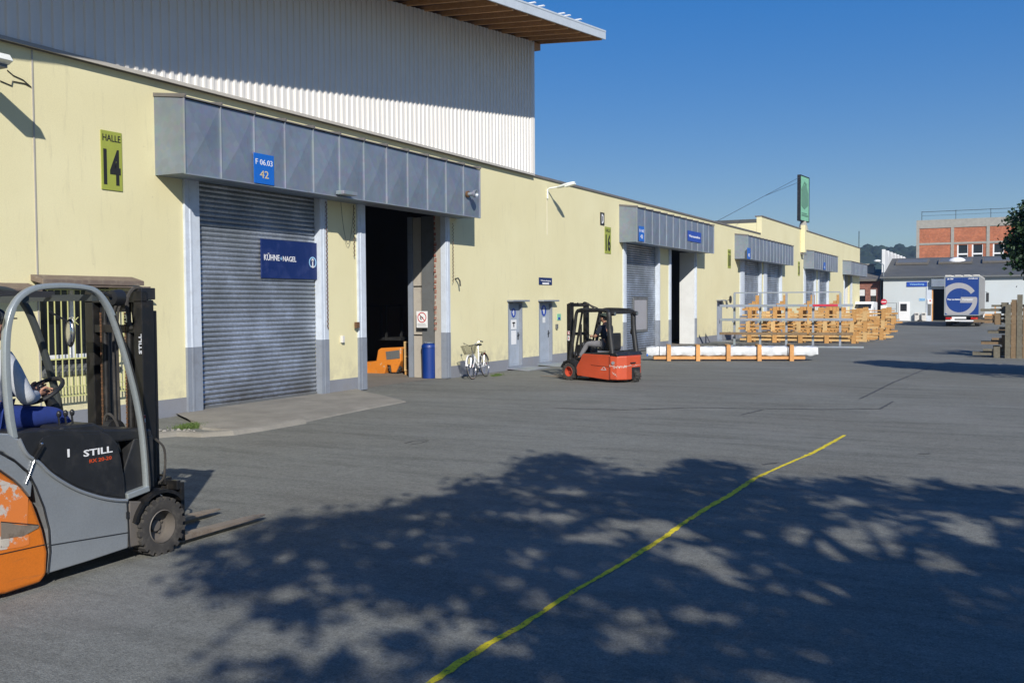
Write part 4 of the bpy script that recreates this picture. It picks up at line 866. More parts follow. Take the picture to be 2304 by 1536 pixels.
# front of the truck: wing and step
mb = MB(); mb.prism([PS(292, 1232), PS(330, 1222), PS(345, 1130), PS(345, 1112), PS(292, 1126)], 0, XL + .02, NX - .16); mb.build('front_frame', 'steel_grey', fk, bevel=.01)
mb = MB(); mb.prism([PS(292, 1231), PS(316, 1226), PS(318, 1190), PS(330, 1150), PS(342, 1128), PS(292, 1127)], 0, NX - .16, NX - .004); mb.build('step_panel', 'rim_metal', fk, bevel=.01)
mb = MB(); c = (5.90, .25); q = [(c[0] + .272 * math.cos(a), c[1] + .272 * math.sin(a)) for a in np.linspace(R_(165), R_(38), 14)]; q2 = [(c[0] + .30 * math.cos(a), c[1] + .30 * math.sin(a)) for a in np.linspace(R_(38), R_(165), 14)]
mb.prism(q + q2, 0, NX - .17, NX + .035); mb.build('mudguard', 'black_steel', fk)
wheel(fk, (NX - .055, 5.90, .237), .237, .18, 0, 1); wheel(fk, (XL + .055, 5.90, .237), .237, .18, 0, -1)
wheel(fk, (-6.92, 4.35, .2), .2, .3, 0, 1)
# overhead guard
gpath = [PS(37, 985), PS(28, 930), PS(21, 850), PS(20, 770), PS(27, 715), PS(45, 675), PS(80, 650), PS(130, 643), PS(185, 645), PS(220, 655), PS(246, 685), PS(266, 730), PS(290, 805), PS(310, 880), PS(325, 960), PS(333, 1040), PS(337, 1100)]
gp3 = smooth_path([Vector((NX - .035, *q)) for q in gpath], 5)
def flat_tube(mb, pts, wy, wx, n=12):
    """rounded-rectangular bent section"""
    N = len(pts); vs = []
    for i, p in enumerate(pts):
        d = (pts[min(i + 1, N - 1)] - pts[max(i - 1, 0)]).normalized(); r = Vector((1, 0, 0)); u = d.cross(r).normalized()
        ww = wy(i / (N - 1)) if callable(wy) else wy
        for k in range(n): a = 2 * math.pi * k / n; ca, sa = math.cos(a), math.sin(a); vs.append(p + r * wx * math.copysign(abs(ca) ** .6, ca) + u * ww * math.copysign(abs(sa) ** .6, sa))
    fs = [(i * n + k, i * n + (k + 1) % n, (i + 1) * n + (k + 1) % n, (i + 1) * n + k) for i in range(N - 1) for k in range(n)]
    mb.add(vs, fs + [tuple(range(n)), tuple((N - 1) * n + k for k in range(n))[::-1]])
gw = lambda t: .027 if t < .28 else (.022 if t < .55 else .024)
mb = MB(); flat_tube(mb, gp3, gw, .030); og = mb.build('overhead_guard', 'silver_bright', fk, smooth=True)
mb = MB(); flat_tube(mb, [p - Vector((.98, 0, 0)) for p in gp3], gw, .035)
for yy in (4.72, 5.33):
    zz = min((abs(p.y - yy), p.z) for p in gp3 if p.z > 2)[1]; mb.bar((NX - .04, yy, zz - .05), (XL + .08, yy, zz - .05), .06, .05)
mb.build('guard_frame', 'guard_shaded', og, smooth=False)  # far side and crossbars: silver like the near tube, shade painted into the colour
mb = MB(); 
mb.bar((-6.92, 4.72, 2.19), (-6.92, 5.33, 2.19), .018, .05)
mb.build('guard_bar', 'dark_metal', og)
mb = MB(); i0 = int(len(gp3) * .66); mb.tube([p + Vector((.036, 0, 0)) + Vector((0, .004, 0)) for p in gp3[i0:]], .007, 6); mb.build('guard_seal', 'black_plastic', og)
mb = MB(); mb.bar(Vector((NX - .035, *PS(338, 1098))), Vector((NX - .035, *PS(288, 1117))), .07, .05, up=(0, 0, 1)); mb.build('guard_foot', 'silver_bright', og, bevel=.008)
mb = MB(); mb.ell((NX - .02, 4.46, 2.02), (.05, .05, .06), 12, 8); mb.tube([(NX - .02, 4.46, 2.05), (NX - .02, 4.50, 2.17), (NX - .03, 4.6, 2.18)], .008, 6); mb.build('rear_light', 'black_plastic', fk, smooth=True)
# mast
mb = MB()
for x0, x1 in ((-6.70, -6.60), (-7.30, -7.20)): mb.box(x0, x1, 5.93, 6.06, .08, 2.14); mb.box(x0 + .03, x1 - .03, 6.062, 6.12, .08, 2.05)
mb.box(-7.30, -6.60, 5.93, 5.99, 2.12, 2.22); mb.box(-7.2, -6.70, 5.94, 5.98, 1.86, 1.93); mb.box(-7.2, -6.70, 5.94, 5.99, .5, .62); ms = mb.build('mast', 'black_steel', fk, bevel=.006)
mb = MB()
for x0, x1 in ((-6.78, -6.715), (-7.185, -7.12)): mb.box(x0, x1, 5.99, 6.11, .1, 2.16)
mb.box(-7.18, -6.72, 6.0, 6.08, 2.04, 2.2); mb.box(-6.72, -6.62, 5.95, 6.10, 2.145, 2.245); mb.build('inner_mast', 'black_plastic', ms, bevel=.005)
mb = MB()
for xx in (-6.80, -7.10): mb.cyl((xx, 5.97, .12), (xx, 5.97, 1.95), .032, 12); mb.cyl((xx, 5.97, 1.95), (xx, 5.97, 2.12), .018, 10)
mb.build('lift_cylinder', 'black_steel', ms, smooth=True)
mb = MB()
for xx in (-6.80, -7.10):
    for k in range(62): mb.cbox((xx, 5.925, .5 + k * .025), (.008 + .007 * (k % 2), .009, .022))
mb.build('lift_chain', 'rust', ms)
mb = MB(); 
mb.tube(smooth_path([(-6.72, 5.92, 1.9), (-6.70, 5.86, 2.12), (-6.68, 5.92, 2.24), (-6.66, 6.02, 2.20), (-6.66, 6.06, 1.9)], 5), .016, 6)
for k, xx in enumerate((-6.90, -6.95)): mb.tube(smooth_path([(xx, 5.95, .7), (xx, 5.93, 1.3), (xx, 5.93, 1.9), (xx, 5.97, 2.1), (xx + .08, 6.02, 2.08), (xx + .1, 6.03, 1.6)], 5), .011, 6)
mb.tube(smooth_path([(-7.0, 5.88, .92), (-6.97, 5.83, 1.1), (-6.9, 5.82, 1.17), (-6.82, 5.83, 1.1), (-6.8, 5.88, .9)], 5), .012, 6); mb.tube(smooth_path([(-6.58, 6.03, .95), (-6.54, 6.09, .85), (-6.56, 6.10, .62), (-6.6, 6.06, .55)], 5), .011, 6); mb.build('hydraulic_hose', 'rubber', ms, smooth=True)
mb = MB(); mb.cyl((-6.93, 5.86, 1.02), (-6.86, 5.86, 1.02), .10, 18); mb.cyl((-6.94, 5.86, 1.02), (-6.85, 5.86, 1.02), .04, 10); mb.build('hose_reel', 'black_plastic', ms)
R_VERT = FACE_X @ Matrix.Rotation(R_(90), 4, 'Z'); a = GX(323, 805, -6.598); b = GX(320, 742, -6.598); text('STILL', .17, .03, (-6.597, (a.y + b.y) / 2 - .03, (a.z + b.z) / 2), R_VERT, 'white_paint', ms, bold=.02, extr=.001)
p = GX(331, 940, -6.598); mb = MB(); mb.box(-6.599, -6.596, p.y - .052, p.y - .02, p.z - .07, p.z + .03); d_ = mb.build('warning_label', 'white_paint', ms); mb = MB(); mb.box(-6.5955, -6.594, p.y - .05, p.y - .022, p.z + .0, p.z + .028); mb.box(-6.5955, -6.594, p.y - .05, p.y - .022, p.z - .05, p.z - .035); mb.build('label_print', 'red_ink', d_)
# work light
mb = MB(); mb.lathe([(-.05, .02), (-.04, .06), (.03, .07), (.05, .068), (.04, .05)], 1, (-6.55, 5.62, 2.16), 16); mb.bar((-6.55, 5.5, 2.2), (-6.55, 5.6, 2.16), .02, .02); mb.build('work_light', 'black_plastic', fk, smooth=True)
mb = MB(); mb.ell((-7.02, 5.55, 1.87), (.06, .02, .12), 14, 10); mb.bar((-7.02, 5.36, 2.05), (-7.02, 5.52, 1.97), .012, .012); mr = mb.build('mirror', 'black_plastic', fk, smooth=True); mb = MB(); mb.ell((-7.005, 5.535, 1.87), (.045, .015, .10), 12, 8); mb.build('mirror_glass', 'chrome', mr, smooth=True)
# carriage and forks
mb = MB(); mb.box(-7.33, -6.55, 6.125, 6.17, .46, .54); mb.box(-7.33, -6.55, 6.125, 6.17, .14, .22)
for xx in (-6.7, -7.2): mb.box(xx - .03, xx + .03, 6.10, 6.124, .12, .56)
mb.box(-6.60, -6.55, 6.10, 6.18, .541, .60); mb.box(-7.33, -6.60, 6.14, 6.16, .60, .62); mb.build('carriage', 'black_steel', fk, bevel=.006)
for xx in (-6.50, -7.08):
    mb = MB(); mb.box(xx - .06, xx + .06, 6.172, 6.215, .045, .56)
    mb.box(xx - .06, xx + .06, 6.13, 6.171, .50, .58); f_ = mb.build('fork', 'black_steel', fk, bevel=.006)
    mb = MB(); n_ = 10; vs = []
    for k in range(n_ + 1):
        u = k / n_; y_ = 6.216 + u * 1.06; hw = .06 if u < .8 else .06 * (1 - ((u - .8) / .2) ** 2 * .55); top = .09 - .028 * u; bot = .045 + .008 * u
        vs += [(xx - hw, y_, bot), (xx + hw, y_, bot), (xx + hw, y_, top), (xx - hw, y_, top)]
    mb.add(vs, [(4 * k + j, 4 * k + (j + 1) % 4, 4 * k + 4 + (j + 1) % 4, 4 * k + 4 + j) for k in range(n_) for j in range(4)] + [(0, 1, 2, 3), (4 * n_ + 3, 4 * n_ + 2, 4 * n_ + 1, 4 * n_)]); mb.build('fork_blade', 'fork_steel', f_)
# cabin: seat, console, levers, wheel, dashboard
mb = MB(); mb.prism(rounded([(4.46, 1.06), (4.92, 1.04), (4.94, 1.12), (4.62, 1.16), (4.50, 1.68), (4.38, 1.70)], 3, .2), 0, -7.16, -6.68); mb.build('seat', 'black_plastic', fk, smooth=False)
mb = MB(); mb.prism([(4.95, 1.06), (5.40, 1.06), (5.42, 1.11), (5.32, 1.17), (5.02, 1.18)], 0, -6.72, -6.46); mb.prism([(5.3, 1.0), (5.9, .98), (5.88, 1.06), (5.35, 1.12)], 0, -7.36, -6.46); cs = mb.build('console', 'black_plastic', fk, bevel=.02)
for k in range(3):
    mb = MB(); yy = 5.12 + k * .06; mb.tube([(-6.62, yy, 1.16), (-6.62, yy - .01, 1.24)], .008, 6); mb.ell((-6.62, yy - .005, 1.255), (.018, .02, .028), 8, 6); mb.build('lever', 'black_plastic', cs, smooth=True)
mb = MB(); mb.tube([(-6.92, 5.42, .98), (-6.92, 5.30, 1.28), (-6.92, 5.22, 1.40)], [.07, .05, .03], 10); sc_ = mb.build('steering_column', 'black_plastic', fk, smooth=True)
T = Matrix.Translation((-6.92, 5.20, 1.42)) @ Matrix.Rotation(R_(32), 4, 'X'); mb = MB(); mb.T = T; mb.tube([(.165 * math.cos(a), .165 * math.sin(a), 0) for a in np.linspace(0, 2 * math.pi, 32, endpoint=False)], .018, 8, closed=True)
for a in (.3, 2.4, 4.6): mb.tube([(0, 0, -.02), (.16 * math.cos(a), .16 * math.sin(a), 0)], .011, 6)
mb.build('steering_wheel', 'black_plastic', sc_, smooth=True)
mb = MB(); mb.prism([(5.5, .56), (5.9, .56), (5.9, 1.0), (5.7, 1.0)], 0, -7.36, -6.46); mb.build('dashboard', 'black_plastic', fk, bevel=.01)
mb = MB(); mb.prism([(4.85, .9), (5.6, .9), (5.55, 1.05), (4.85, 1.05)], 0, -7.36, -6.5); mb.build('floor_plate', 'black_plastic', fk)
# driver of the near forklift
person((-6.92, 4.9, 1.1), 'driver in grey sweater, blue trousers and dark cap seated in the silver and orange forklift', (-6.90, 4.68, 1.28), (-6.88, 4.70, 1.62), (-6.88, 4.73, 1.81), (-6.88, 4.765, 1.945), (0, 1, 0),
       [((-6.70, 4.73, 1.70), (-6.64, 4.86, 1.40), (-6.83, 5.09, 1.40), (-.3, .8, .15), (.3, .2, .9)), ((-7.06, 4.73, 1.70), (-7.14, 4.90, 1.44), (-6.99, 5.12, 1.42), (.3, .8, .15), (-.3, .2, .9))],
       [((-6.80, 4.75, 1.25), (-6.76, 5.20, 1.23), (-6.80, 5.42, .98), (-6.80, 5.54, .95)), ((-7.00, 4.75, 1.25), (-7.05, 5.20, 1.23), (-7.05, 5.42, .98), (-7.05, 5.54, .95))], 'cloth_grey', 'cloth_blue', hat='cloth_navy', bulk=1.05)
# ------------------------------------------------------------------ red forklift (local: x forward, y left = towards the camera)
rth = math.atan2(.31, -.95); K = GZ(1371, 855, .07); LX = .9
fwd = Vector((math.cos(rth), math.sin(rth), 0)); lft = Vector((-fwd.y, fwd.x, 0))
org = Vector((K.x, K.y, 0)) - lft * .55 + fwd * 0.0
rf = thing('forklift', (org.x, org.y, 0), 'red electric forklift with black overhead guard driving past the grey doors', 'forklift', 'forklifts', world=False, rz=rth)
# x: 0 = near rear corner, forward positive; y: +-.55
side = [(.0, .09), (.02, .07), (1.12, .14), (1.17, .30), (1.12, .42), (1.00, .58), (.95, .70), (.90, .73), (.0, .72)]
mb = MB(); mb.prism(side, 1, -.55, .55); rb = mb.build('body', 'red_paint', rf, bevel=.03, seg=3)
cwr = [(-.02, .06), (-.02, .70), (-.05, .73), (-.33, .68), (-.38, .62), (-.40, .30), (-.36, .07)]
mb = MB(); mb.prism([(-.005, .55), (-.22, .50), (-.36, .28), (-.38, -.28), (-.22, -.50), (-.005, -.55)], 2, .075, .70)
rc = mb.build('counterweight', 'red_paint', rf, bevel=.035, seg=3)
mb = MB(); rj = random.Random(5)
def scr(a, b_, n_, zc0, zc1, hmax):
    a = Vector((*a, 0)); b_ = Vector((*b_, 0)); nn = Vector((b_.y - a.y, -(b_.x - a.x), 0)).normalized() * -.004
    if nn.dot(a) < 0: nn = -nn
    for k in range(n_):
        u0, u1 = k / n_, (k + rj.uniform(.7, 1.1)) / n_; zc = zc0 + (zc1 - zc0) * u0 + rj.uniform(-.02, .02); h = hmax * rj.uniform(.25, 1)
        p, q = a.lerp(b_, u0) + nn, a.lerp(b_, min(1, u1)) + nn
        mb.add([(p.x, p.y, zc - h * rj.random()), (q.x, q.y, zc - h * rj.random()), (q.x, q.y, zc + h * rj.random()), (p.x, p.y, zc + h * rj.random())], [(0, 1, 2, 3)])
scr((-.005, .55), (-.22, .50), 9, .44, .42, .06); scr((-.22, .50), (-.36, .28), 11, .43, .44, .05); scr((-.36, .28), (-.38, -.28), 22, .44, .45, .018); scr((-.08, .535), (-.22, .50), 6, .28, .16, .04)
mb.build('scraped_band', 'scrape', rc)
mb = MB(); mb.prism([(-.372, .08), (-.390, .0), (-.390, -.2), (-.378, -.26), (-.30, -.26), (-.30, .08)], 2, .08, .40); mb.build('wheel_opening', 'black_plastic', rc)
wheel(rf, (-.30, -.09, .17), .17, .2, 1, -1, rim='rim_metal', lugs=14)
mb = MB(); mb.lathe([(-.05, .001), (-.05, .055), (.0, .055), (.0, .001)], 1, (.0, .575, 0), 18); mb.T = None
mb = MB(); mb.cyl((-.11, .525, .52), (-.118, .545, .52), .045, 16); mb.build('plug', 'pm' if False else 'silver_paint', rc)
mb = MB(); mb.prism([(-.40, -.05), (-.40, .14), (-.36, .14), (-.36, -.05)], 2, .50, .53); mb.build('tow_slot', 'black_plastic', rc)
mb = MB(); mb.bar((.02, .556, .42), (.62, .556, .44), .006, .008, up=(0, 1, 0)); mb.bar((-.002, .553, .09), (-.002, .553, .70), .010, .010, up=(0, 1, 0)); mb.build('panel_gap', 'black_plastic', rb)
mb = MB(); mb.T = Matrix.Translation((0, .558, 0)); mb.tube([(.10, 0, .33), (.20, 0, .33), (.28, 0, .33)], .007, 5); mb.tube([(.12, 0, .345), (.16, 0, .40), (.20, 0, .40), (.25, 0, .345)], .006, 5); mb.build('emblem', 'pale_ink', rb)
mb = MB(); mb.prism([(.92, .70), (.92, .745), (.0, .79), (-.20, .79), (-.26, .70), (-.02, .69), (.0, .70)], 1, -.53, .53); mb.build('battery_hood', 'black_plastic', rf, bevel=.02)
mb = MB(); q = rounded([(1.62, .16), (1.62, .52), (1.50, .60), (1.22, .52), (1.14, .30), (1.14, .14)], 3, .3); mb.prism(q, 1, -.53, .40); mb.build('front_frame', 'black_plastic', rf, bevel=.01)
mb = MB(); c = (1.42, .24); a1 = [(c[0] + .30 * math.cos(a), c[1] + .30 * math.sin(a)) for a in np.linspace(R_(20), R_(190), 16)]; a2 = [(c[0] + .255 * math.cos(a), c[1] + .255 * math.sin(a)) for a in np.linspace(R_(190), R_(20), 16)]; mb.prism(a1 + a2, 1, .36, .57); mb.build('mudguard', 'black_plastic', rf)
for s in (1, -1): wheel(rf, (1.42, s * .48, .23), .23, .18, 1, s, rim='red_rim', lugs=16)
def loc_tube(pts, r, name, mat, par, sm=True): mb = MB(); mb.tube(smooth_path(pts, 5), r, 8); return mb.build(name, mat, par, smooth=sm)
for s in (1, -1):
    g_ = smooth_path([(1.42, s * .50, .55), (1.36, s * .50, .85), (1.24, s * .50, 1.45), (1.18, s * .50, 1.80), (1.06, s * .50, 1.89), (.7, s * .50, 1.90), (.15, s * .50, 1.87), (.05, s * .50, 1.78), (.03, s * .50, 1.4), (-.06, s * .50, .76)], 5)
    mb = MB(); N = len(g_); flat = []
    mb.tube(g_, [.046 if i < N * .45 else (.072 if i > N * .72 else .05) for i in range(N)], 10)
    if s == 1: rg = mb.build('overhead_guard', 'black_plastic', rf, smooth=True)
    else: mb.build('guard_frame', 'black_plastic', rg, smooth=True)
mb = MB(); mb.bar((.04, -.5, 1.83), (.04, .5, 1.83), .1, .09); mb.bar((1.14, -.5, 1.86), (1.14, .5, 1.86), .08, .07); mb.bar((-.02, -.5, .80), (-.02, .5, .80), .08, .06)
for yy in (-.3, -.1, .1, .3): mb.bar((.05, yy, 1.885), (1.1, yy, 1.885), .02, .04)
mb.build('guard_bars', 'black_plastic', rg)
mb = MB(); 
for s in (.46, -.46): mb.lathe([(-.06, .02), (-.06, .055), (.02, .06), (.04, .03)], 0, (-.06, s, 1.80), 14)
rl = mb.build('rear_light', 'black_plastic', rf, smooth=True); mb = MB()
for s in (.46, -.46): mb.cyl((-.118, s, 1.80), (-.125, s, 1.80), .042, 12)
mb.build('lens', 'chrome', rl)
mb = MB(); mb.ell((.1, -.5, 1.30), (.03, .06, .075), 10, 8); mb.bar((.0, -.45, 1.30), (.1, -.5, 1.30), .015, .015); mb.build('mirror', 'black_plastic', rf, smooth=True)
mb = MB()
for s in (.22, -.22): mb.box(1.50, 1.63, s * 1.6 - .04, s * 1.6 + .04, .06, 2.06); mb.box(1.50, 1.60, s * 1.25 - .03, s * 1.25 + .03, .08, 2.10)
mb.box(1.50, 1.58, -.39, .39, 1.98, 2.08); mb.box(1.50, 1.56, -.39, .39, 1.2, 1.28); mb.box(1.50, 1.56, -.39, .39, .55, .65); rm = mb.build('mast', 'black_steel', rf, bevel=.006)
mb = MB(); mb.cyl((1.47, 0, .15), (1.47, 0, 1.5), .035, 10)
for s in (.3, -.3): mb.cyl((1.46, s, .45), (1.1, s * 1.2, 1.84), .03, 10)
mb.build('tilt_cylinder', 'black_steel', rm, smooth=True)
mb = MB(); mb.tube(smooth_path([(1.5, .1, 2.08), (1.3, .12, 2.02), (1.1, .12, 2.04), (.9, .1, 1.93)], 6), .018, 6); mb.tube(smooth_path([(1.5, -.1, 2.05), (1.35, -.05, 2.1), (1.15, -.1, 2.0), (.95, -.1, 1.94)], 6), .018, 6); mb.build('hydraulic_hose', 'rubber', rm, smooth=True)
mb = MB(); mb.box(1.52, 1.60, .393, .396, 1.22, 1.32); mb.box(1.52, 1.60, .393, .396, 1.06, 1.19); wl_ = mb.build('warning_label', 'white_paint', rm); mb = MB(); disc(mb, (1.56, .398, 1.27), .028, .042, FACE_NY); mb.box(1.55, 1.57, .397, .399, 1.09, 1.16); mb.build('label_print', 'red_ink', wl_)
mb = MB(); mb.box(1.64, 1.69, -.48, .48, .10, .18); mb.box(1.64, 1.69, -.48, .48, .42, .50); mb.build('carriage', 'black_steel', rf)
for s in (.26, -.26):
    mb = MB(); mb.box(1.69, 1.73, s - .05, s + .05, .03, .52); mb.add([(1.73, s - .05, .03), (1.73, s + .05, .03), (1.73, s + .05, .07), (1.73, s - .05, .07), (2.75, s - .03, .035), (2.75, s + .03, .035), (2.75, s + .03, .045), (2.75, s - .03, .045)], [(0, 1, 5, 4), (1, 2, 6, 5), (2, 3, 7, 6), (3, 0, 4, 7), (4, 5, 6, 7), (0, 3, 2, 1)]); mb.build('fork', 'fork_steel', rf, bevel=.004)
mb = MB(); mb.prism(rounded([(.22, .80), (.68, .80), (.70, .88), (.42, .90), (.32, 1.28), (.22, 1.28)], 3, .2), 1, -.20, .22); mb.build('seat', 'black_plastic', rf)
mb = MB(); mb.tube([(1.35, 0, .6), (1.18, 0, 1.0), (1.10, 0, 1.10)], [.10, .07, .03], 10); sc_ = mb.build('steering_column', 'black_plastic', rf, smooth=True)
mb = MB(); mb.T = Matrix.Translation((1.06, .0, 1.13)) @ Matrix.Rotation(R_(-30), 4, 'Y'); mb.tube([(.15 * math.cos(a), .15 * math.sin(a), 0) for a in np.linspace(0, 6.2832, 28, endpoint=False)], .013, 8, closed=True); mb.build('steering_wheel', 'black_plastic', sc_, smooth=True)
mb = MB(); mb.box(1.2, 1.36, -.40, .30, .55, .95); mb.ell((1.18, .22, .95), (.05, .06, .08), 10, 8); mb.build('dashboard', 'black_plastic', rf, bevel=.02)
person((org.x, org.y, .0), 'driver in dark blue shirt, grey trousers and green cap seated in the red forklift', (.50, .05, 1.00), (.52, .05, 1.34), (.56, .05, 1.53), (.60, .05, 1.67), (1, 0.1, -.0),
       [((.54, .25, 1.42), (.70, .30, 1.18), (.90, .16, 1.18), (.9, -.1, .0), (.1, -.2, .9)), ((.54, -.15, 1.42), (.70, -.22, 1.18), (.92, -.10, 1.18), (.9, .1, 0), (.1, .2, .9))],
       [((.58, .16, .98), (1.00, .26, .98), (1.22, .34, .60), (1.36, .35, .56)), ((.58, -.06, .98), (1.02, -.08, .98), (1.20, -.1, .62), (1.36, -.1, .58))], 'cloth_navy', 'trouser_grey', hat='cap_green', forearm=True, world=False, rz=rth)
# ------------------------------------------------------------------ orange truck parked inside the gate
ox = thing('forklift', (-16.2, 23.2, 0), 'orange worn counterweight end of a forklift parked inside the open gate', 'forklift', 'forklifts')
YO = 24.2
def PO(px, py, y=YO): p = GY(px, py, y); return p.x, p.z
mb = MB(); q = [PO(790, 842), PO(790, 815), PO(835, 814), PO(846, 812), PO(850, 787), PO(856, 783), PO(902, 781), PO(902, 812), PO(890, 838), PO(880, 838), PO(878, 822), PO(870, 821), PO(864, 841), PO(840, 845)]
mb.prism(q, 1, YO, YO + 1.0); ob = mb.build('body', 'orange_worn', ox, bevel=.03)
mb = MB(); mb.prism([PO(868, 791), PO(899, 787), PO(900, 806), PO(870, 809)], 1, YO - .008, YO - .002); mb.build('side_panel', 'steel_grey', ob)
p = PO(884, 832); r_ = .21; wheel(ox, (p[0], YO + .12, .2), .20, .16, 1, -1, lugs=14)
mb = MB(); a, b = PO(850, 781), PO(900, 779); mb.box(a[0], b[0] - .05, YO + .1, YO + .9, 1.0, 1.08); mb.build('hood', 'black_plastic', ox)
mb = MB()
for xx in (a[0] - .5, a[0] + .25): mb.bar((xx, YO + .1, 1.0), (xx, YO + .1, 2.0), .06, .06); mb.bar((xx, YO + .9, 1.0), (xx, YO + .9, 2.0), .06, .06)
mb.box(a[0] - .55, a[0] + .3, YO + .05, YO + .95, 2.0, 2.06); mb.build('overhead_guard', 'black_plastic', ox)
# wire cage of scrap
cgx0 = GY(912, 846, 24.0).x; cgx1 = GY(948, 846, 24.0).x; zc = GY(914, 768, 24.0).z
cg = thing('wire_cage', ((cgx0 + cgx1) / 2, 24.3, 0), 'pale framed wire cage with scrap inside the open gate', 'cage')
mb = MB(); pst = [(x, y) for x in (cgx0, cgx1 + .1) for y in (24.0, 24.7)]
for x, y in pst: mb.box(x - .025, x + .025, y - .025, y + .025, .12, zc)
for z in (.14, zc * .55, zc - .02):
    for (xa, ya), (xb, yb_) in ((pst[0], pst[2]), (pst[1], pst[3]), (pst[0], pst[1]), (pst[2], pst[3])): mb.bar((xa, ya, z), (xb, yb_, z), .035, .04)
mb.build('frame', 'timber_pale', cg); mb = MB()
for k in range(9): x = cgx0 + (cgx1 + .1 - cgx0) * k / 9; mb.bar((x, 24.0, .14), (x, 24.0, zc), .006, .006)
for k in range(14): z = .16 + (zc - .2) * k / 14; mb.bar((cgx0, 24.0, z), (cgx1 + .1, 24.0, z), .006, .006)
mb.build('wire_mesh', 'dark_metal', cg)
mb = MB(); mb.box(cgx0 - .02, cgx0 + .12, 24.0, 24.1, 0, .12); mb.box(cgx1 - .05, cgx1 + .1, 24.0, 24.1, 0, .12); mb.box(cgx0, cgx1, 24.0, 24.7, .105, .13); mb.build('foot', 'timber', cg)
mb = MB()
for k in range(22): a = Vector((random.uniform(cgx0 + .05, cgx1), random.uniform(24.1, 24.6), random.uniform(.18, .7))); mb.bar(a, a + Vector((random.uniform(-.2, .2), random.uniform(-.1, .1), random.uniform(.05, .35))), .02, .03)
o = mb.build('scrap_metal', 'steel_grey', None); o['kind'] = 'stuff'; o['label'] = 'loose scrap metal heaped in the wire cage'; o['category'] = 'scrap'
# blue bin
pb_ = GZ(957, 852); bn = thing('waste_bin', (pb_.x, pb_.y + .2, 0), 'tall blue metal waste bin in the open gate', 'bin'); bx, by = pb_.x, pb_.y + .2
mb = MB(); mb.lathe([(0.0, .001), (0, .17), (.012, .19), (.85, .20), (.86, .21)], 2, (bx, by, 0), 28); mb.build('bin_body', 'blue_bin', bn, smooth=True)
mb = MB(); mb.lathe([(.86, .212), (.93, .205), (.97, .17), (.985, .10), (.985, .001)], 2, (bx, by, 0), 28); mb.build('lid', 'blue_bin', bn, smooth=True); mb = MB(); mb.tube([(bx + .15 * math.cos(a), by + .15 * math.sin(a), 1.0) for a in np.linspace(0, 6.2832, 24, endpoint=False)], .012, 6, closed=True); mb.build('handle', 'galv', bn)
# ------------------------------------------------------------------ bicycle
pF = GZ(1064, 859); pR = GZ(1100, 856); bx0 = -13.28; bk_y = GX(1064, 858, bx0).y
bk = thing('bicycle', (bx0, bk_y, 0), 'white step-through bicycle with wire basket leaning against the yellow wall', 'bicycle', world=False, rz=R_(90 + 8))
# local: -x is the front (towards the camera), z up, y across
Rw = .33; WB = 1.02; lean = Matrix.Rotation(R_(-7), 4, 'X')
def BT(): m = MB(); m.T = lean; return m
for cx in (0, WB):
    m = BT(); m.tube([(cx + Rw * math.cos(a), 0, Rw + Rw * .97 * math.sin(a)) for a in np.linspace(0, 2 * math.pi, 44, endpoint=False)], .012, 8, closed=True); w_ = m.build('wheel', 'rubber', bk, smooth=True)
    m = BT(); m.tube([(cx + (Rw - .022) * math.cos(a), 0, Rw + (Rw - .022) * .97 * math.sin(a)) for a in np.linspace(0, 2 * math.pi, 44, endpoint=False)], .013, 6, closed=True); m.cyl((cx, -.03, Rw), (cx, .03, Rw), .022, 10)
    for k in range(28):
        a = 2 * math.pi * k / 28; m.tube([(cx + .02 * math.cos(a + .5), .025 * (-1) ** k, Rw + .02 * math.sin(a + .5)), (cx + (Rw - .03) * math.cos(a), 0, Rw + (Rw - .03) * math.sin(a))], .0022, 4, cap=False)
    m.build('rim', 'chrome', w_, smooth=True)
    m = BT(); m.prism([(cx + .10, Rw + .02), (cx + .17, Rw + .0), (cx + .17, Rw + .05), (cx + .10, Rw + .07)], 1, -.004, .004); m.build('reflector', 'orange_ink', w_)
    m = BT(); aa = np.linspace(R_(20 if cx else 15), R_(170 if not cx else 175), 16); o_ = [(cx + .365 * math.cos(a), Rw + .365 * math.sin(a)) for a in aa]; i_ = [(cx + .358 * math.cos(a), Rw + .358 * math.sin(a)) for a in aa[::-1]]; m.prism(o_ + i_, 1, -.022, .022); m.build('mudguard', 'white_paint' if cx == 0 else 'black_plastic', bk)
m = BT(); hd0, hd1 = Vector((.20, 0, .78)), Vector((.24, 0, .66)); bb = Vector((.56, 0, .30)); st = Vector((.66, 0, .76)); rx = Vector((WB, 0, Rw))
m.tube([hd0, hd1], .022, 10); m.tube(smooth_path([hd1, (.36, 0, .46), bb], 5), .024, 10); m.tube(smooth_path([hd0 + Vector((.01, 0, -.03)), (.36, 0, .58), (.58, 0, .42)], 5), .018, 8); m.tube([bb, st], .019, 10)
for s in (-1, 1): m.tube([bb + Vector((.02, s * .03, 0)), rx + Vector((0, s * .05, 0))], .011, 6); m.tube([st + Vector((0, s * .02, -.06)), rx + Vector((0, s * .05, 0))], .009, 6); m.tube([(.25, s * .045, .60), (.12, s * .045, .44), (0, s * .045, Rw)], .012, 8)
m.tube([(.25, -.05, .61), (.25, .05, .61)], .016, 8); m.build('frame', 'white_paint', bk, smooth=True)
m = BT(); m.tube([st, (.695, 0, .90)], .013, 8); m.tube([hd0, (.17, 0, .90)], .012, 8); m.tube(smooth_path([(.36, -.27, 1.0), (.25, -.24, 1.02), (.17, -.08, .94), (.165, 0, .92), (.17, .08, .94), (.25, .24, 1.02), (.36, .27, 1.0)], 5), .011, 8); hb = m.build('handlebar', 'chrome', bk, smooth=True)
m = BT(); 
for s in (-1, 1): m.tube([(.26, s * .245, 1.02), (.38, s * .275, .998)], .017, 8)
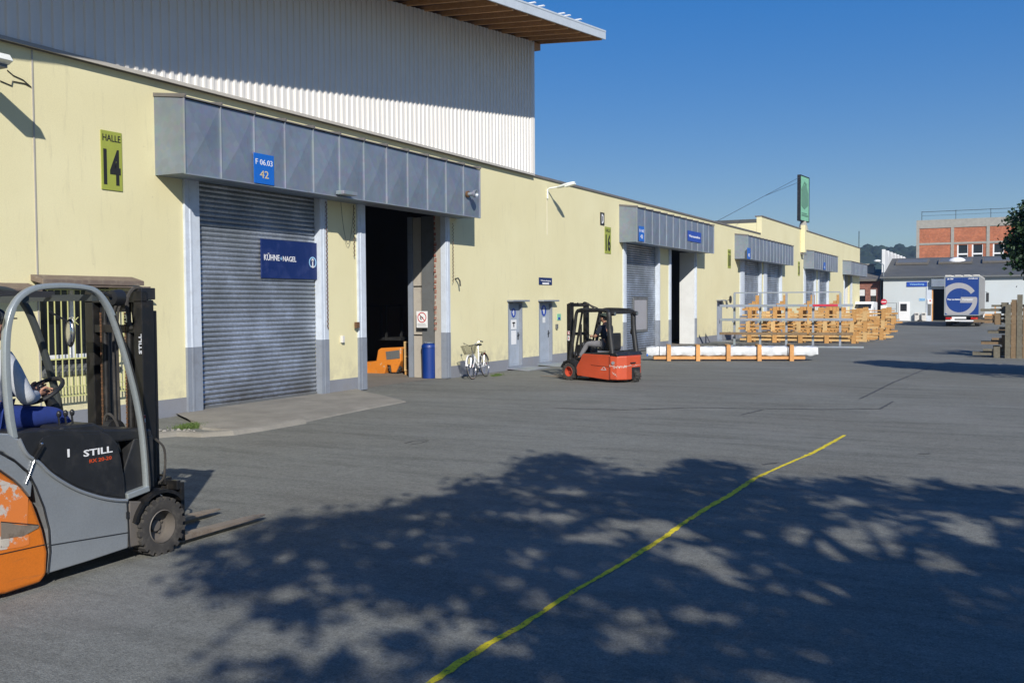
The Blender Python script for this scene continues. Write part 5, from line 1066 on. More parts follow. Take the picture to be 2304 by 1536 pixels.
m.build('grip', 'black_plastic', hb, smooth=True)
m = BT(); m.ell((.76, 0, .925), (.12, .085, .035), 14, 8); m.ell((.62, 0, .925), (.09, .03, .025), 12, 8); m.build('saddle', 'black_plastic', bk, smooth=True)
m = BT()
for s in (-.06, .06): m.tube([(.72, s, .72), (1.08, s, .72)], .007, 6); m.tube([(1.02, s, .72), (WB, s, Rw)], .006, 5)
for x in (.74, .85, .97, 1.07): m.tube([(x, -.06, .72), (x, .06, .72)], .006, 5)
m.build('rear_rack', 'black_steel', bk)
m = BT(); m.ell((1.10, 0, .66), (.02, .03, .025), 8, 6); m.build('rear_light', 'lamp_red', bk, smooth=True)
m = BT(); m.ell((.10, 0, .62), (.03, .03, .03), 10, 8); m.build('front_light', 'chrome', bk, smooth=True)
m = BT(); m.lathe([(-.012, .09), (.012, .09)], 1, (bb.x, .05, bb.z), 24)
for s in (-1, 1): m.bar((bb.x, s * .07, bb.z), (bb.x + s * .12, s * .07, bb.z - s * .12), .014, .02); m.cbox((bb.x + s * .12, s * .11, bb.z - s * .12), (.09, .07, .02))
m.build('crank', 'steel_grey', bk)
m = BT(); m.tube([(.62, .05, .26), (.70, .16, .02)], .009, 6); m.build('kickstand', 'steel_grey', bk)
m = BT(); top = [(.17, -.17), (-.18, -.17), (-.18, .17), (.17, .17)]; bot = [(.12, -.11), (-.12, -.11), (-.12, .11), (.12, .11)]
def ring(k): z = .70 + .24 * k; return [Vector((a * (k) + c * (1 - k), b * k + d * (1 - k), z)) for (a, b), (c, d) in zip(top, bot)]
for k in np.linspace(0, 1, 9):
    r = ring(k); m.tube(r, .0045 if k < 1 else .008, 5, closed=True)
for e in range(4):
    for u in np.linspace(0, 1, 9): a = ring(0); b = ring(1); m.tube([a[e].lerp(a[(e + 1) % 4], u), b[e].lerp(b[(e + 1) % 4], u)], .0035, 4)
for u in np.linspace(.1, .9, 7): a = ring(0); m.tube([a[0].lerp(a[3], u), a[1].lerp(a[2], u)], .0035, 4)
m.build('basket', 'basket_wire', bk)
# ------------------------------------------------------------------ wrapped long package on timber bearers
A = GZ(1455, 812); Bp = GZ(1842, 812); u = (Bp - A).normalized(); n = Vector((-u.y, u.x, 0)); L0 = (Bp - A).length
pkrz = math.atan2(u.y, u.x); pk = thing('long_package', A[:], 'long white film wrapped package strapped to timber bearers, lying on the yard', 'package', world=False, rz=pkrz)
mb = MB(); vs = []; nx_ = 60
for k in range(nx_ + 1):
    x = L0 * k / nx_; 
    for a in range(14):
        t_ = 2 * math.pi * a / 14; sy = math.copysign(abs(math.cos(t_)) ** .35, math.cos(t_)); sz = math.copysign(abs(math.sin(t_)) ** .35, math.sin(t_)); wv = .010 * math.sin(x * 9 + a * 2.1) + .008 * math.sin(x * 23 + a)
        sag = .03 * (1 - min(1, min(k, nx_ - k) / 2.0)); vs.append((x, .30 + sy * (.25 - sag + wv), .34 + sz * (.165 - sag + wv)))
mb.add(vs, [(k * 14 + a, k * 14 + (a + 1) % 14, (k + 1) * 14 + (a + 1) % 14, (k + 1) * 14 + a) for k in range(nx_) for a in range(14)] + [tuple(range(14)), tuple(nx_ * 14 + a for a in range(14))[::-1]])
mb.build('wrapped_load', 'white_film', pk, smooth=True)
mb = MB(); mb.box(.25, L0 - .45, .03, .11, .06, .165); mb.build('bearer', 'timber_orange', pk); mb = MB(); mb.box(.25, L0 - .45, .48, .56, .06, .165); mb.build('bearer', 'timber_orange', pk)
for px in (1506, 1572, 1641, 1711, 1784):
    q = GZ(px, 813); x = (q - A).dot(u); mb = MB(); mb.box(x - .07, x + .07, -.07, .02, -.0, .54); f_ = mb.build('timber_upright', 'timber_orange', pk, bevel=.004)
    mb = MB(); mb.box(x - .06, x + .06, -.06, .65, .541, .575); mb.build('cross_batten', 'timber', f_); mb = MB(); mb.box(x - .06, x + .06, .021, .584, 0, .058); mb.build('cross_batten', 'timber', f_)
    mb = MB(); mb.box(x - .05, x + .05, .585, .66, 0, .54); mb.build('timber_upright', 'timber_orange', pk)
mb = MB(); mb.box(.0, .05, .04, .25, .17, .25); mb.build('end_patch', 'blue_sign', pk)
for x in (.45, 4.9): mb = MB(); mb.tube([(x, .03, .16), (x, .03, .52), (x, .56, .52)], .008, 4); mb.build('strap', 'black_plastic', pk)
# ------------------------------------------------------------------ stillage rack with galvanised beams
ra = GZ(1652, 778); rbp = GZ(1890, 780); ru = (rbp - ra).normalized(); rL = (rbp - ra).length; rk = thing('storage_rack', ra[:], 'open galvanised cantilever rack with long rails in front of the timber stacks', 'rack', world=False, rz=math.atan2(ru.y, ru.x))
SC = .0209
def zr(py): return (779 - py) * SC
for k in range(5):
    x = rL * k / 4; mb = MB(); mb.box(x - .05, x + .05, .0, .11, .05, zr(661)); p_ = mb.build('upright', 'galv', rk, bevel=.006)
    mb = MB(); mb.box(x - .05, x + .05, -1.0, .9, 0, .08); mb.build('foot', 'galv', p_)
    for z in (690, 721, 752):
        mb = MB(); mb.box(x - .035, x + .035, -.62, -.002, zr(z) - .09, zr(z) - .03); mb.build('rack_arm', 'galv', p_)
mb = MB(); mb.box(-.03, rL, .02, .08, zr(661) + .002, zr(661) + .06); mb.build('top_rail', 'galv', rk)
for z in (690, 721, 752):
    for a, b_, yy in ((-.65, 1.92, -.25), (1.94, 3.3, -.27), (3.28 + .1, rL + .55, -.25)):
        mb = MB(); mb.box(a, b_, yy - .06, yy + .06, zr(z) - .029, zr(z) + .09); o = mb.build('beam', 'galv' if z != 752 else 'old_wood_brown', rk, bevel=.006)
        for e in (a, b_): m2 = MB(); m2.box(e - .004, e + .004, yy - .05, yy + .05, zr(z) - .02, zr(z) + .08); m2.build('beam_end', 'black_plastic', o)
mb = MB(); mb.box(3.55, rL - .1, -.34, -.315, zr(690) - .01, zr(690) + .085); mb.build('red_rail', 'sign_red', rk)
mb = MB(); mb.box(.9, rL + 1.0, -1.1, -.95, .0, .07); mb.build('floor_beam', 'galv', rk); 
# ------------------------------------------------------------------ stacks of timber transport frames
def frame(L_, w_, h_, n, m1='timber', m2='timber_pale', shown=True):
    t = thing('shipping_crate', (0, 0, 0), '', 'crate', 'stacked open timber crates', world=False)
    for yy in (0, w_ - .09): mb = MB(); mb.box(0, L_, yy, yy + .09, .10, .20); mb.build('rail', m2, t)
    for zz in (.30,): mb = MB(); mb.box(.1, L_ - .1, -.024, -.003, zz, zz + .07); mb.build('side_board', m2, t)
    for k in range(n):
        x = .5 + (L_ - 1.0) * k / (n - 1); mb = MB(); mb.box(x - .09, x + .09, -.05, w_ + .05, 0, .098); mb.build('cross_piece', m1, t)
        mb = MB(); mb.box(x - .10, x + .10, -.10, -.002, .0, h_); mb.build('upright', m1, t); mb = MB(); mb.box(x - .10, x + .10, w_ + .002, w_ + .10, .0, h_); mb.build('upright', m1, t)
    return t
tf = {k: frame(*v) for k, v in dict(a=(6.1, .9, .62, 5), b=(6.1, .9, .50, 5, 'timber_pale', 'timber'), c=(5.2, .8, .55, 4, 'timber', 'timber')).items()}
used = set()
def place(k, x, y, z, rz, label):
    o = tf[k] if k not in used else copy_tree(tf[k]); used.add(k); o.location = (x, y, z); o.rotation_euler.z = rz; o['label'] = label; o['category'] = 'crate'; o['group'] = 'stacked open timber crates'
rows = [(50.2, -12.75, 'right behind the galvanised rack'), (52.6, -12.5, 'second row behind the rack'), (55.5, -12.0, 'third row behind the rack')]
ORD = ['lowest', 'second', 'third', 'fourth', 'fifth', 'sixth']
for ri, (yy, xx, wh) in enumerate(rows):
    nlev = (3, 3, 3)[ri]; z = 0
    for lv in range(nlev):
        k = 'ab'[(lv + ri) % 2]; place(k, xx + random.uniform(-.06, .06), yy + random.uniform(-.06, .06), z, random.uniform(-.006, .006), '%s open timber crate from the ground, stack %s' % (ORD[lv], wh)); z += (.56, .5)[lv % 2]
for (xx, yy, nl, wh) in ((-12.0, 59.5, 2, 'just beyond the rack'), (-11.9, 66.0, 3, 'farthest along the yellow wall')):
    z = 0
    for lv in range(nl): place('c', xx + random.uniform(-.1, .1) + .12 * (lv % 2), yy, z, random.uniform(-.02, .02), '%s open timber crate from the ground, stack %s' % (ORD[lv], wh)); z += .56
# stepped loose uprights standing on the first stack
for k, x in enumerate((-12.1, -10.7, -9.35, -8.1)):
    t = thing('timber_offcuts', (x, 50.6, 1.62), 'stepped bundle of pale timber pieces on the stack behind the rack, %s' % ('leftmost', 'second from the left', 'third from the left', 'rightmost')[k], 'timber', 'timber bundles on the stack'); mb = MB()
    for j in range(5): mb.box(x - .55 + j * .17, x - .385 + j * .17, 50.5 - .1 + random.uniform(-.04, .04), 50.7, 1.623, 1.74 + .12 * j + (.18 if j == 4 else 0))
    mb.build('planks', 'timber', t)
# weathered timber stack at the right edge of the yard
def old(x0, y0, z, L_, rz, label, m):
    t = thing('shipping_crate', (x0, y0, z), label, 'crate', 'weathered timber crates', world=False, rz=rz)
    for yy in (0, .8): mb = MB(); mb.box(0, L_, yy, yy + .1, .08, .17); mb.build('rail', m, t)
    mb = MB(); mb.box(.35, L_, -.03, -.004, .24, .32); mb.build('side_board', m, t)
    for k in range(4): x = .8 + (L_ - 1.1) * k / 3; mb = MB(); mb.box(x - .1, x + .1, -.1, 1.0, 0, .079); mb.build('cross_piece', m, t); mb = MB(); mb.box(x - .11, x + .11, -.09, .0 - .002, .0, .40); mb.build('upright', m, t); mb = MB(); mb.box(x - .11, x + .11, .902, 1.0, .0, .40); mb.build('upright', m, t)
for st_, (x0, y0) in enumerate(((-1.45, 39.6), (-1.15, 41.4))):
    for lv in range(5): old(x0 + (0, .28, .5, .02, .25)[lv], y0, lv * .40, 5.5, R_(2), '%s weathered grey open timber crate from the ground, %s stack at the right edge' % (ORD[lv], ('front', 'rear')[st_]), ('old_wood', 'old_wood_brown')[(lv + st_) % 2])
for k, (x, h) in enumerate(((-.30, 1.92), (-.11, 2.10), (.07, 2.28), (.26, 1.85), (.46, 2.46))):
    t = thing('timber_post', (x, 39.4, 0), 'tall weathered post leaning at the right edge timber stack, %s' % ('leftmost', 'second from the left', 'third from the left', 'fourth from the left and lowest', 'rightmost and tallest')[k], 'post', 'weathered posts'); mb = MB(); mb.box(x - .088, x + .088, 39.33 + .03 * (k % 2), 39.46, 0, h); mb.build('plank', ('old_wood', 'old_wood_brown')[k % 2], t)
# ------------------------------------------------------------------ truck
TY = 84.5; x0, x1 = -5.17, -2.63; tk = thing('truck', ((x0 + x1) / 2, TY, 0), 'grey semi-trailer seen from behind with a large blue and grey G', 'truck')
mb = MB(); mb.box(x0, x1, TY, TY + 13.4, .88, 3.95); tb = mb.build('trailer_box', 'trailer_curtain', tk, bevel=.03)
mb = MB(); mb.box(x0 + .02, x1 - .02, TY + .06, TY + 13.3, 3.951, 4.03)
for a in (.05, .75, 1.4, 2.05): mb.box(x0 + a, x0 + a + .45, TY - .02, TY + .05, 3.97, 4.06)
mb.build('roof', 'off_white', tb)
mb = MB(); yd = TY - .03; fr = .07
mb.box(x0, x0 + fr, yd, TY - .001, .88, 3.93); mb.box(x1 - fr, x1, yd, TY - .001, .88, 3.93); mb.box(x0 + fr, x1 - fr, yd, TY - .001, 3.86, 3.93); mb.box(x0 + fr, x1 - fr, yd, TY - .001, .88, .95); mb.build('door_frame', 'silver_bright', tb)
xa, xb, za, zb_ = x0 + fr + .002, x1 - fr - .002, .952, 3.858; xm = (xa + xb) / 2
for a, b_ in ((xa, xm - .006), (xm + .006, xb)):
    mb = MB(); mb.box(a, b_, TY - .024, TY - .001, za, zb_); mb.build('rear_door', 'truck_blue', tb)
# the big letter: ring sector, bar and tail, cut to the door rectangle
def clip(poly, ax, lim, keep_less):
    out = []
    for i in range(len(poly)):
        a, b_ = poly[i - 1], poly[i]; ia = (a[ax] <= lim) == keep_less; ib = (b_[ax] <= lim) == keep_less
        if ia != ib: t_ = (lim - a[ax]) / (b_[ax] - a[ax]); out.append((a[0] + t_ * (b_[0] - a[0]), a[1] + t_ * (b_[1] - a[1])))
        if ib: out.append(b_)
    return out
def lpx(px, py): p = GY(px, py, TY); return (p.x, p.z)
c0 = lpx(2158.5, 675.5); ri = abs(lpx(2188.5, 674)[0] - c0[0]); c1 = lpx(2156, 675); ro = abs(lpx(2199, 674)[0] - c1[0])
mb = MB(); polys = []
angs = np.linspace(R_(31), R_(368), 60)
for i in range(len(angs) - 1):
    a, b_ = angs[i], angs[i + 1]; rin = ri
    polys.append([(c0[0] + ri * math.cos(a), c0[1] + ri * math.sin(a)), (c1[0] + ro * math.cos(a), c1[1] + ro * math.sin(a)), (c1[0] + ro * math.cos(b_), c1[1] + ro * math.sin(b_)), (c0[0] + ri * math.cos(b_), c0[1] + ri * math.sin(b_))])

for pl in polys:
    for ax_, lim, kl in ((0, xb - .01, True), (0, xa + .01, False), (1, zb_ - .01, True), (1, za + .01, False)):
        if len(pl) > 2: pl = clip(pl, ax_, lim, kl)
    if len(pl) > 2: mb.prism(pl, 1, TY - .029, TY - .0245)
mb.prism([lpx(2162, 668), lpx(2197.4, 668), lpx(2196, 681), lpx(2160, 681)], 1, TY - .031, TY - .0295); mb.build('letter_g', 'truck_grey', tb)
a, b_ = lpx(2131, 674), lpx(2161, 674); text('The Logistics', b_[0] - a[0], .16, ((a[0] + b_[0]) / 2, TY - .033, a[1]), FACE_NY, 'white_paint', tb, bold=.03); a, b_ = lpx(2165, 674), lpx(2189, 674); text('Company', b_[0] - a[0], .16, ((a[0] + b_[0]) / 2, TY - .033, a[1]), FACE_NY, 'white_paint', tb, bold=.03)
text('LB-1506', .45, .12, (x0 + .42, TY - .033, 3.76), FACE_NY, 'white_paint', tb, bold=.03); text('g-logistik.com', .70, .13, (x1 - .50, TY - .033, 3.76), FACE_NY, 'white_paint', tb, bold=.03)
mb = MB(); mb.box(x0 + .05, x1 - .05, TY + .02, TY + 13.3, .78, .879); mb.box(x0 + .7, x1 - .7, TY + .5, TY + 13, .5, .779); mb.build('chassis', 'black_steel', tk)
mb = MB(); mb.box(x0 + .1, x1 - .1, TY - .01, TY + .1, .42, .52); mb.box(x0 + .55, x1 - .95, TY + .02, TY + .06, .62, .78); bp_ = mb.build('bumper', 'white_paint', tk, bevel=.01)
for xx in (x0 + .12, x1 - .62):
    mb = MB(); mb.box(xx, xx + .5, TY - .02, TY + .06, .58, .74); tl = mb.build('tail_light', 'lamp_red', tk, bevel=.01); mb = MB(); mb.box(xx + .35, xx + .45, TY - .025, TY - .021, .60, .72); mb.build('reflector', 'orange_ink', tl)
mb = MB(); disc(mb, (x0 + .62, TY - .02, .58), 0.0, .15, FACE_NY); mb.build('speed_plate', 'white_paint', tk)
for k in range(3):
    for xx in (x0 + .22, x1 - .22): wheel(tk, (xx, TY + 1.9 + k * 1.3, .50), .50, .36, 0, -1 if xx < -4 else 1, lugs=10)
for xx in (x0 + .3, x1 - .3): mb = MB(); mb.box(xx - .2, xx + .2, TY + .9, TY + .93, .25, .9); mb.build('mud_flap', 'rubber', tk)
mb = MB(); mb.prism([(TY + 12.6, .5), (TY + 15.2, .5), (TY + 15.3, 1.6), (TY + 15.1, 3.1), (TY + 14.2, 3.6), (TY + 13.5, 3.6), (TY + 13.45, 1.0), (TY + 12.6, .95)], 0, x0 + .03, x1 - .03); cbn = mb.build('cab', 'white_paint', tk, bevel=.05)
for xx in (x1 + .16, x0 - .16): mb = MB(); mb.box(xx - .12, xx + .12, TY + 15.0, TY + 15.1, 1.9, 2.75); mb.bar((xx, TY + 15.05, 2.8), (xx - .2 * (1 if xx > -4 else -1), TY + 15.05, 2.85), .04, .04); mb.build('mirror', 'black_plastic', cbn, bevel=.03)
for xx in (x0 + .22, x1 - .22):
    for yy in (TY + 10.6, TY + 14.6): wheel(tk, (xx, yy, .50), .50, .34, 0, -1 if xx < -4 else 1, lugs=10)
# ------------------------------------------------------------------ white workshop at the end of the yard
BY = 106.5; wb = thing('workshop_building', (0, BY, 0), 'white plastered workshop with a dark low roof at the end of the yard', 'building')
bx_0, bx_1 = -12.25, 26.0; op = (-7.66, -3.9)
slab([bx_0, bx_1], [0, 4.42], [(op[0], op[1], 0, 3.35)], 1, BY, BY + .3, mb := MB()); mb.build('wall', 'white_wall', wb)
mb = MB(); mb.box(bx_0, bx_0 + .3, BY + .3, BY + 16, 0, 4.42); mb.box(bx_1 - .3, bx_1, BY + .3, BY + 16, 0, 4.42); mb.box(bx_0 + .3, bx_1 - .3, BY + 15.7, BY + 16, 0, 4.42); mb.prism([(BY + .3, 4.421), (BY + 15.9, 4.421), (BY + 8, 6.3)], 0, bx_0 + .01, bx_0 + .25); mb.build('wall', 'white_wall', wb)
mb = MB(); mb.prism([(BY - .35, 4.36), (BY + 8.3, 6.5), (BY + 16.6, 4.36), (BY + 16.6, 4.52), (BY + 8.3, 6.68), (BY - .35, 4.52)], 0, bx_0 - .3, bx_1 + .3); wr = mb.build('roof', 'roof_grey', wb)
mb = MB(); mb.box(bx_0 - .3, bx_1 + .3, BY - .46, BY - .36, 4.34, 4.48); mb.build('gutter', 'steel_grey', wb)
for k, px in enumerate((2053, 2150, 2250, 2340)):
    xx = GY(px, 592, BY + 5.5).x; mb = MB(); zc_ = 4.52 + 5.2 * .258
    mb.T = Matrix.Translation((xx, BY + 5.6, 4.52 + 5.95 * .26 + .08)) @ Matrix.Rotation(math.atan(.2575), 4, 'X'); mb.box(-1.6, 1.6, -.9, .9, -.08, .12); sk_ = mb.build('skylight', 'roof_old', wr); mb2 = MB(); mb2.T = mb.T; mb2.box(-1.45, 1.45, -.78, .78, .121, .14); mb2.build('pane', 'steel_grey', sk_)
xx = GY(2153, 585, BY + 5).x; mb = MB(); mb.ell((xx, BY + 5.4, 6.1), (.85, .7, .45), 20, 10); mb.build('dome_light', 'white_paint', wr, smooth=True)
mb = MB(); mb.box(op[0] - .02, op[1] + .4, BY - .5, BY - .002, 3.45, 4.2); mb.build('door_canopy', 'galv_panel', wb); mb = MB(); mb.box(op[0] - .5, op[0] - .01, BY - .06, BY - .002, 0, 3.44); mb.box(op[1] + .01, op[1] + .3, BY - .06, BY - .002, 0, 3.44); mb.box(op[0], op[1], BY - .05, BY + .1, 3.2, 3.44); mb.build('door_post', 'frame_light', wb)
mb = MB(); mb.box(-12, 25, BY + 6, BY + 6.2, 0, 4.3); mb.build('partition', 'interior', wb)
mb = MB(); mb.box(op[0], op[0] + .10, BY + .0, BY + .4, 0, 3.3); mb.build('door_edge', 'timber_orange', wb)
mb = MB(); mb.box(-10.76, -9.7, BY - .05, BY - .002, .02, 1.95); dr = mb.build('door', 'white_paint', wb, bevel=.01); mb = MB(); mb.box(-10.6, -9.98, BY - .058, BY - .051, 1.0, 1.75); mb.build('pane', 'dark_glass', dr)
mb = MB(); mb.box(-8.0, -7.72, BY - .12, BY - .061, .6, 1.9); mb.build('switch_cabinet', 'steel_grey', wb)
s = sign('x', 0, .01, 0, .01, 'mid_blue', 'x') if False else thing('direction_sign', (-9.06, BY, 3.45), 'wide blue sign with white lettering left of the white workshop door opening', 'sign'); mb = MB(); mb.box(-10.02, -8.1, BY - .06, BY - .01, 3.47, 3.95); mb.build('panel', 'mid_blue', s); text('Verpackung', 1.35, .22, (-9.06, BY - .063, 3.70), FACE_NY, 'sky_ink', s, bold=.02)
s = thing('number_sign', (-8.5, BY, 2.1), 'small blue number 3224 sign on the white workshop wall', 'sign'); mb = MB(); mb.box(-8.83, -8.28, BY - .03, BY - .003, 2.03, 2.3); mb.build('panel', 'sky_ink', s); text('3224', .45, .18, (-8.55, BY - .033, 2.165), FACE_NY, 'mid_blue', s)
s = thing('notice_board', (-7.7, BY - .2, 1.5), 'white notice with red mark on the workshop gate post', 'sign'); mb = MB(); mb.box(-8.05, -7.6, BY - .14, BY - .1, 1.72, 2.2); mb.build('panel', 'white_paint', s); mb = MB(); mb.box(-7.87, -7.73, BY - .145, BY - .141, 1.98, 2.12); mb.build('mark', 'red_ink', s)
for k, (xx, lb) in enumerate(((-9.0, 'left pale grey gas cabinet against the white workshop wall'), (-8.35, 'right pale grey gas cabinet against the white workshop wall'))):
    t = thing('cabinet', (xx, BY - .3, 0), lb, 'cabinet', 'cabinets by the workshop'); mb = MB(); mb.box(xx - .2, xx + .2, BY - .5, BY - .1, .03, .85); c_ = mb.build('cabinet_body', 'off_white', t, bevel=.02); mb = MB(); mb.box(xx - .14, xx + .14, BY - .51, BY - .501, .6, .78); mb.build('grille', 'steel_grey', c_)
t = thing('bollard_light', (-8.68, BY - .7, 0), 'low dark rubber tyre lying between the two gas cabinets', 'tyre'); mb = MB(); mb.lathe([(-.06, .1), (-.07, .2), (.0, .25), (.07, .2), (.06, .1)], 2, (-8.68, BY - .8, .07), 20); o = mb.build('tyre', 'rubber', t, smooth=True); t.name = 'old_tyre'
# barrier frame and no entry sign at the corner
t = thing('trolley', (-11.3, BY - 1.2, 0), 'tall dark mesh trolley holding brown boxes left of the white door', 'trolley'); mb = MB()
for x in (-11.85, -10.85): mb.box(x - .03, x + .03, BY - 1.23, BY - 1.17, 0, 1.85)
for z in (.35, 1.25, 1.82): mb.box(-11.82, -10.88, BY - 1.22, BY - 1.18, z, z + .04)
mb.build('frame', 'steel_grey', t); mb = MB(); mb.box(-11.75, -11.3, BY - 1.15, BY - .8, .02, .62); mb.box(-11.25, -10.95, BY - 1.15, BY - .8, .02, .9); mb.build('box', 'old_wood_brown', t)
t = thing('no_entry_sign', (-11.9, 100, 0), 'round red no entry sign with white bar on a pole by the white workshop', 'sign'); ps = GY(1989, 679, 100); mb = MB(); mb.cyl((ps.x, 100, 0), (ps.x, 100, ps.z + .3), .035, 10); mb.build('pole', 'galv', t)
mb = MB(); disc(mb, (ps.x, 99.95, ps.z), 0, .28, FACE_NY, t=.01); d_ = mb.build('sign_disc', 'sign_red', t); mb = MB(); mb.box(ps.x - .21, ps.x + .21, 99.93, 99.938, ps.z - .04, ps.z + .04); mb.build('white_bar', 'white_paint', d_); mb = MB(); mb.box(ps.x - .28, ps.x + .3, 99.94, 99.97, ps.z - .72, ps.z - .33); mb.build('sub_plate', 'white_street', t)
t = thing('street_lamp', (bx_0, BY - .2, 4.3), 'small white lamp on an arm at the left corner of the white workshop', 'lamp'); a = GY(1988, 596, BY - .2); b_ = GY(1974, 587, BY - .2); mb = MB(); mb.tube([(bx_0 + .05, BY - .2, 4.3), a, b_], .05, 6); mb.build('arm', 'galv', t); mb = MB(); mb.ell((b_.x, b_.y, b_.z), (.35, .15, .13), 10, 6); mb.build('lamp_head', 'white_street', t, smooth=True)
# toothed white panel hall behind
t = thing('panel_hall', (-12.6, 118, 0), 'white hall with toothed parapet of upright panels behind the workshop', 'building')
for k in range(7):
    ya = 108.2 + k * 3.3; mb = MB(); mb.prism([(ya, 4.3), (ya + 3.24, 4.3), (ya + 3.24, 6.75), (ya + 2.4, 7.2), (ya + .5, 7.4), (ya, 7.4)], 0, -12.62 + .0 * k, -12.3); mb.build('wall_panel', 'white_panel', t, bevel=.03)
mb = MB(); mb.box(-30, -12.66, 108.3, 131, 0, 4.25); mb.box(-12.65, -12.32, 123.2, 131, 0, 4.28); mb.build('hall_core', 'white_panel', t)
# low brick building on the left
t = thing('brick_building', (-16, 120, 0), 'low old red brick building with grey roof between the halls', 'building'); mb = MB(); slab([-30, -12.7], [0, 4.1], [(-14.9, -14.1, 1.9, 3.3), (-13.5 - .1, -13.0, 1.9, 3.3)], 1, 107.4, 107.7, mb); mb.build('wall', 'brick_dark', t)
for a, b_ in ((-14.9, -14.1), (-13.6, -13.0)):
    mb = MB(); mb.box(a, b_, 107.55, 107.58, 1.9, 3.3); w_ = mb.build('window', 'dark_glass', t); mb = MB(); mb.box(a, b_, 107.5, 107.549, 2.6, 3.3); mb.build('blind', 'white_panel', w_)
mb = MB(); mb.prism([(107.0, 4.1), (113, 5.35), (113, 5.5), (107.0, 4.3)], 0, -30.2, -12.64); rf_ = mb.build('roof', 'roof_old', t); p = GY(1957, 625, 111); mb = MB(); mb.box(p.x - .7, p.x + .5, 110.6, 111.4, 4.6, 5.75); mb.box(p.x - .8, p.x + .6, 110.5, 111.5, 5.9, 6.02); mb.box(p.x - .55, p.x + .35, 110.7, 111.3, 5.751, 5.9); mb.build('chimney', 'concrete_frame', rf_)
# parked van between the buildings
t = thing('van', (-13.2, 101, 0), 'white van partly hidden behind the far timber frames', 'van'); vx = -13.3
mb = MB(); mb.prism([(98.6, .35), (103.2, .35), (103.2, 1.95), (100.4, 2.0), (99.5, 1.35), (98.7, 1.1)], 0, vx - .9, vx + .9); vb = mb.build('body', 'white_paint', t, bevel=.08); mb = MB(); mb.prism([(99.46, 1.36), (100.28, 1.90), (100.30, 1.86), (99.50, 1.32)], 0, vx - .75, vx + .75); mb.T = Matrix.Translation((0, -.03, .03)); mb.build('windscreen', 'dark_glass', vb); mb = MB(); mb.box(vx - .5, vx + .5, 98.58, 98.63, .6, .85); mb.build('grille', 'black_plastic', vb)
for sx_ in (-1, 1):
    for yy in (99.4, 102.4): wheel(t, (vx + sx_ * .82, yy, .33), .33, .2, 0, sx_, lugs=8)
# tall brick building with concrete frame
RY = 135.0; t = thing('brick_building', (0, RY, 0), 'tall red brick building with pale concrete frame and roof railing', 'building'); rx0 = -11.6; bay = 4.03; nb = 7
holes = []
for b_ in range(1, nb):
    xx = rx0 + b_ * bay
    for off_ in (.42, 2.1): holes.append((xx + off_ + .3, xx + off_ + 1.55, 6.6, 9.0))
mb = MB(); slab([rx0, rx0 + nb * bay + .3], [0, 11.3], holes, 1, RY + .02, RY + .35, mb); mb.build('wall', 'brick', t)
mb = MB(); mb.box(rx0 + .05, rx0 + nb * bay, RY + .36, RY + 14, 0, 11.2); mb.build('core', 'interior', t)
mb = MB()
for b_ in range(nb + 1): xx = rx0 + b_ * bay; mb.box(xx, xx + .36, RY - .06, RY + .019, 0, 11.2)
mb.box(rx0, rx0 + nb * bay + .36, RY - .07, RY + .30, 11.201, 12.25)
for b_ in range(nb): xx = rx0 + b_ * bay; mb.box(xx + .361, xx + bay - .001, RY - .05, RY + .019, 9.1, 9.35)
mb.build('concrete_frame', 'concrete_frame', t)
for h in holes:
    mb = MB(); mb.box(h[0], h[1], RY + .2, RY + .22, h[2], h[3]); w_ = mb.build('window', 'dark_glass', t); mb = MB(); mb.box(h[0] + .001, h[0] + .16, RY + .05, RY + .199, h[2], h[3]); mb.box(h[1] - .07, h[1] - .001, RY + .05, RY + .199, h[2], h[3]); mb.box(h[0] + .161, h[1] - .071, RY + .05, RY + .199, 7.75, 7.93); mb.build('frame', 'white_paint', w_)
mb = MB()
for b_ in range(nb + 1): xx = rx0 + .6 + b_ * bay * .98; mb.box(xx - .03, xx + .03, RY + .2, RY + .26, 12.25, 13.4)
mb.box(rx0 + .6, rx0 + nb * bay, RY + .2, RY + .25, 13.28, 13.34); mb.box(rx0 + .6, rx0 + nb * bay, RY + .2, RY + .24, 12.8, 12.83); mb.build('railing', 'dark_metal', t)
mb = MB(); mb.box(rx0 + .1, rx0 + nb * bay, RY + .31, RY + 14, 11.3, 12.0); mb.build('roof', 'roof_grey', t)
t = thing('antenna_mast', (-15, 103.2, 7.3), 'thin antenna mast at the end of the yellow halls', 'mast'); p = GY(1934, 520, 102.5); mb = MB(); mb.cyl((p.x - .05, 102.5, 7.3), (p.x - .05, 102.5, p.z), .035, 6); o = mb.build('mast_pole', 'dark_metal', t)
# wood heap right of the truck
t = thing('firewood_stack', (0, 100, 0), 'low brown timber heap against the white wall right of the truck', 'timber'); p = GY(2232, 730, 100); mb = MB()
for k in range(16): z = .06 + .1 * (k // 2); x = p.x - 1.1 + random.uniform(-.3, .3); mb.bar((x, 99.6 + .5 * (k % 2), z), (x + 1.7, 99.6 + .5 * (k % 2), z), .1, .09)
for xx in (p.x - .9, p.x + .2): mb.box(xx, xx + .12, 99.3, 99.4, 0, 1.5)
mb.build('logs', 'timber_orange', t)
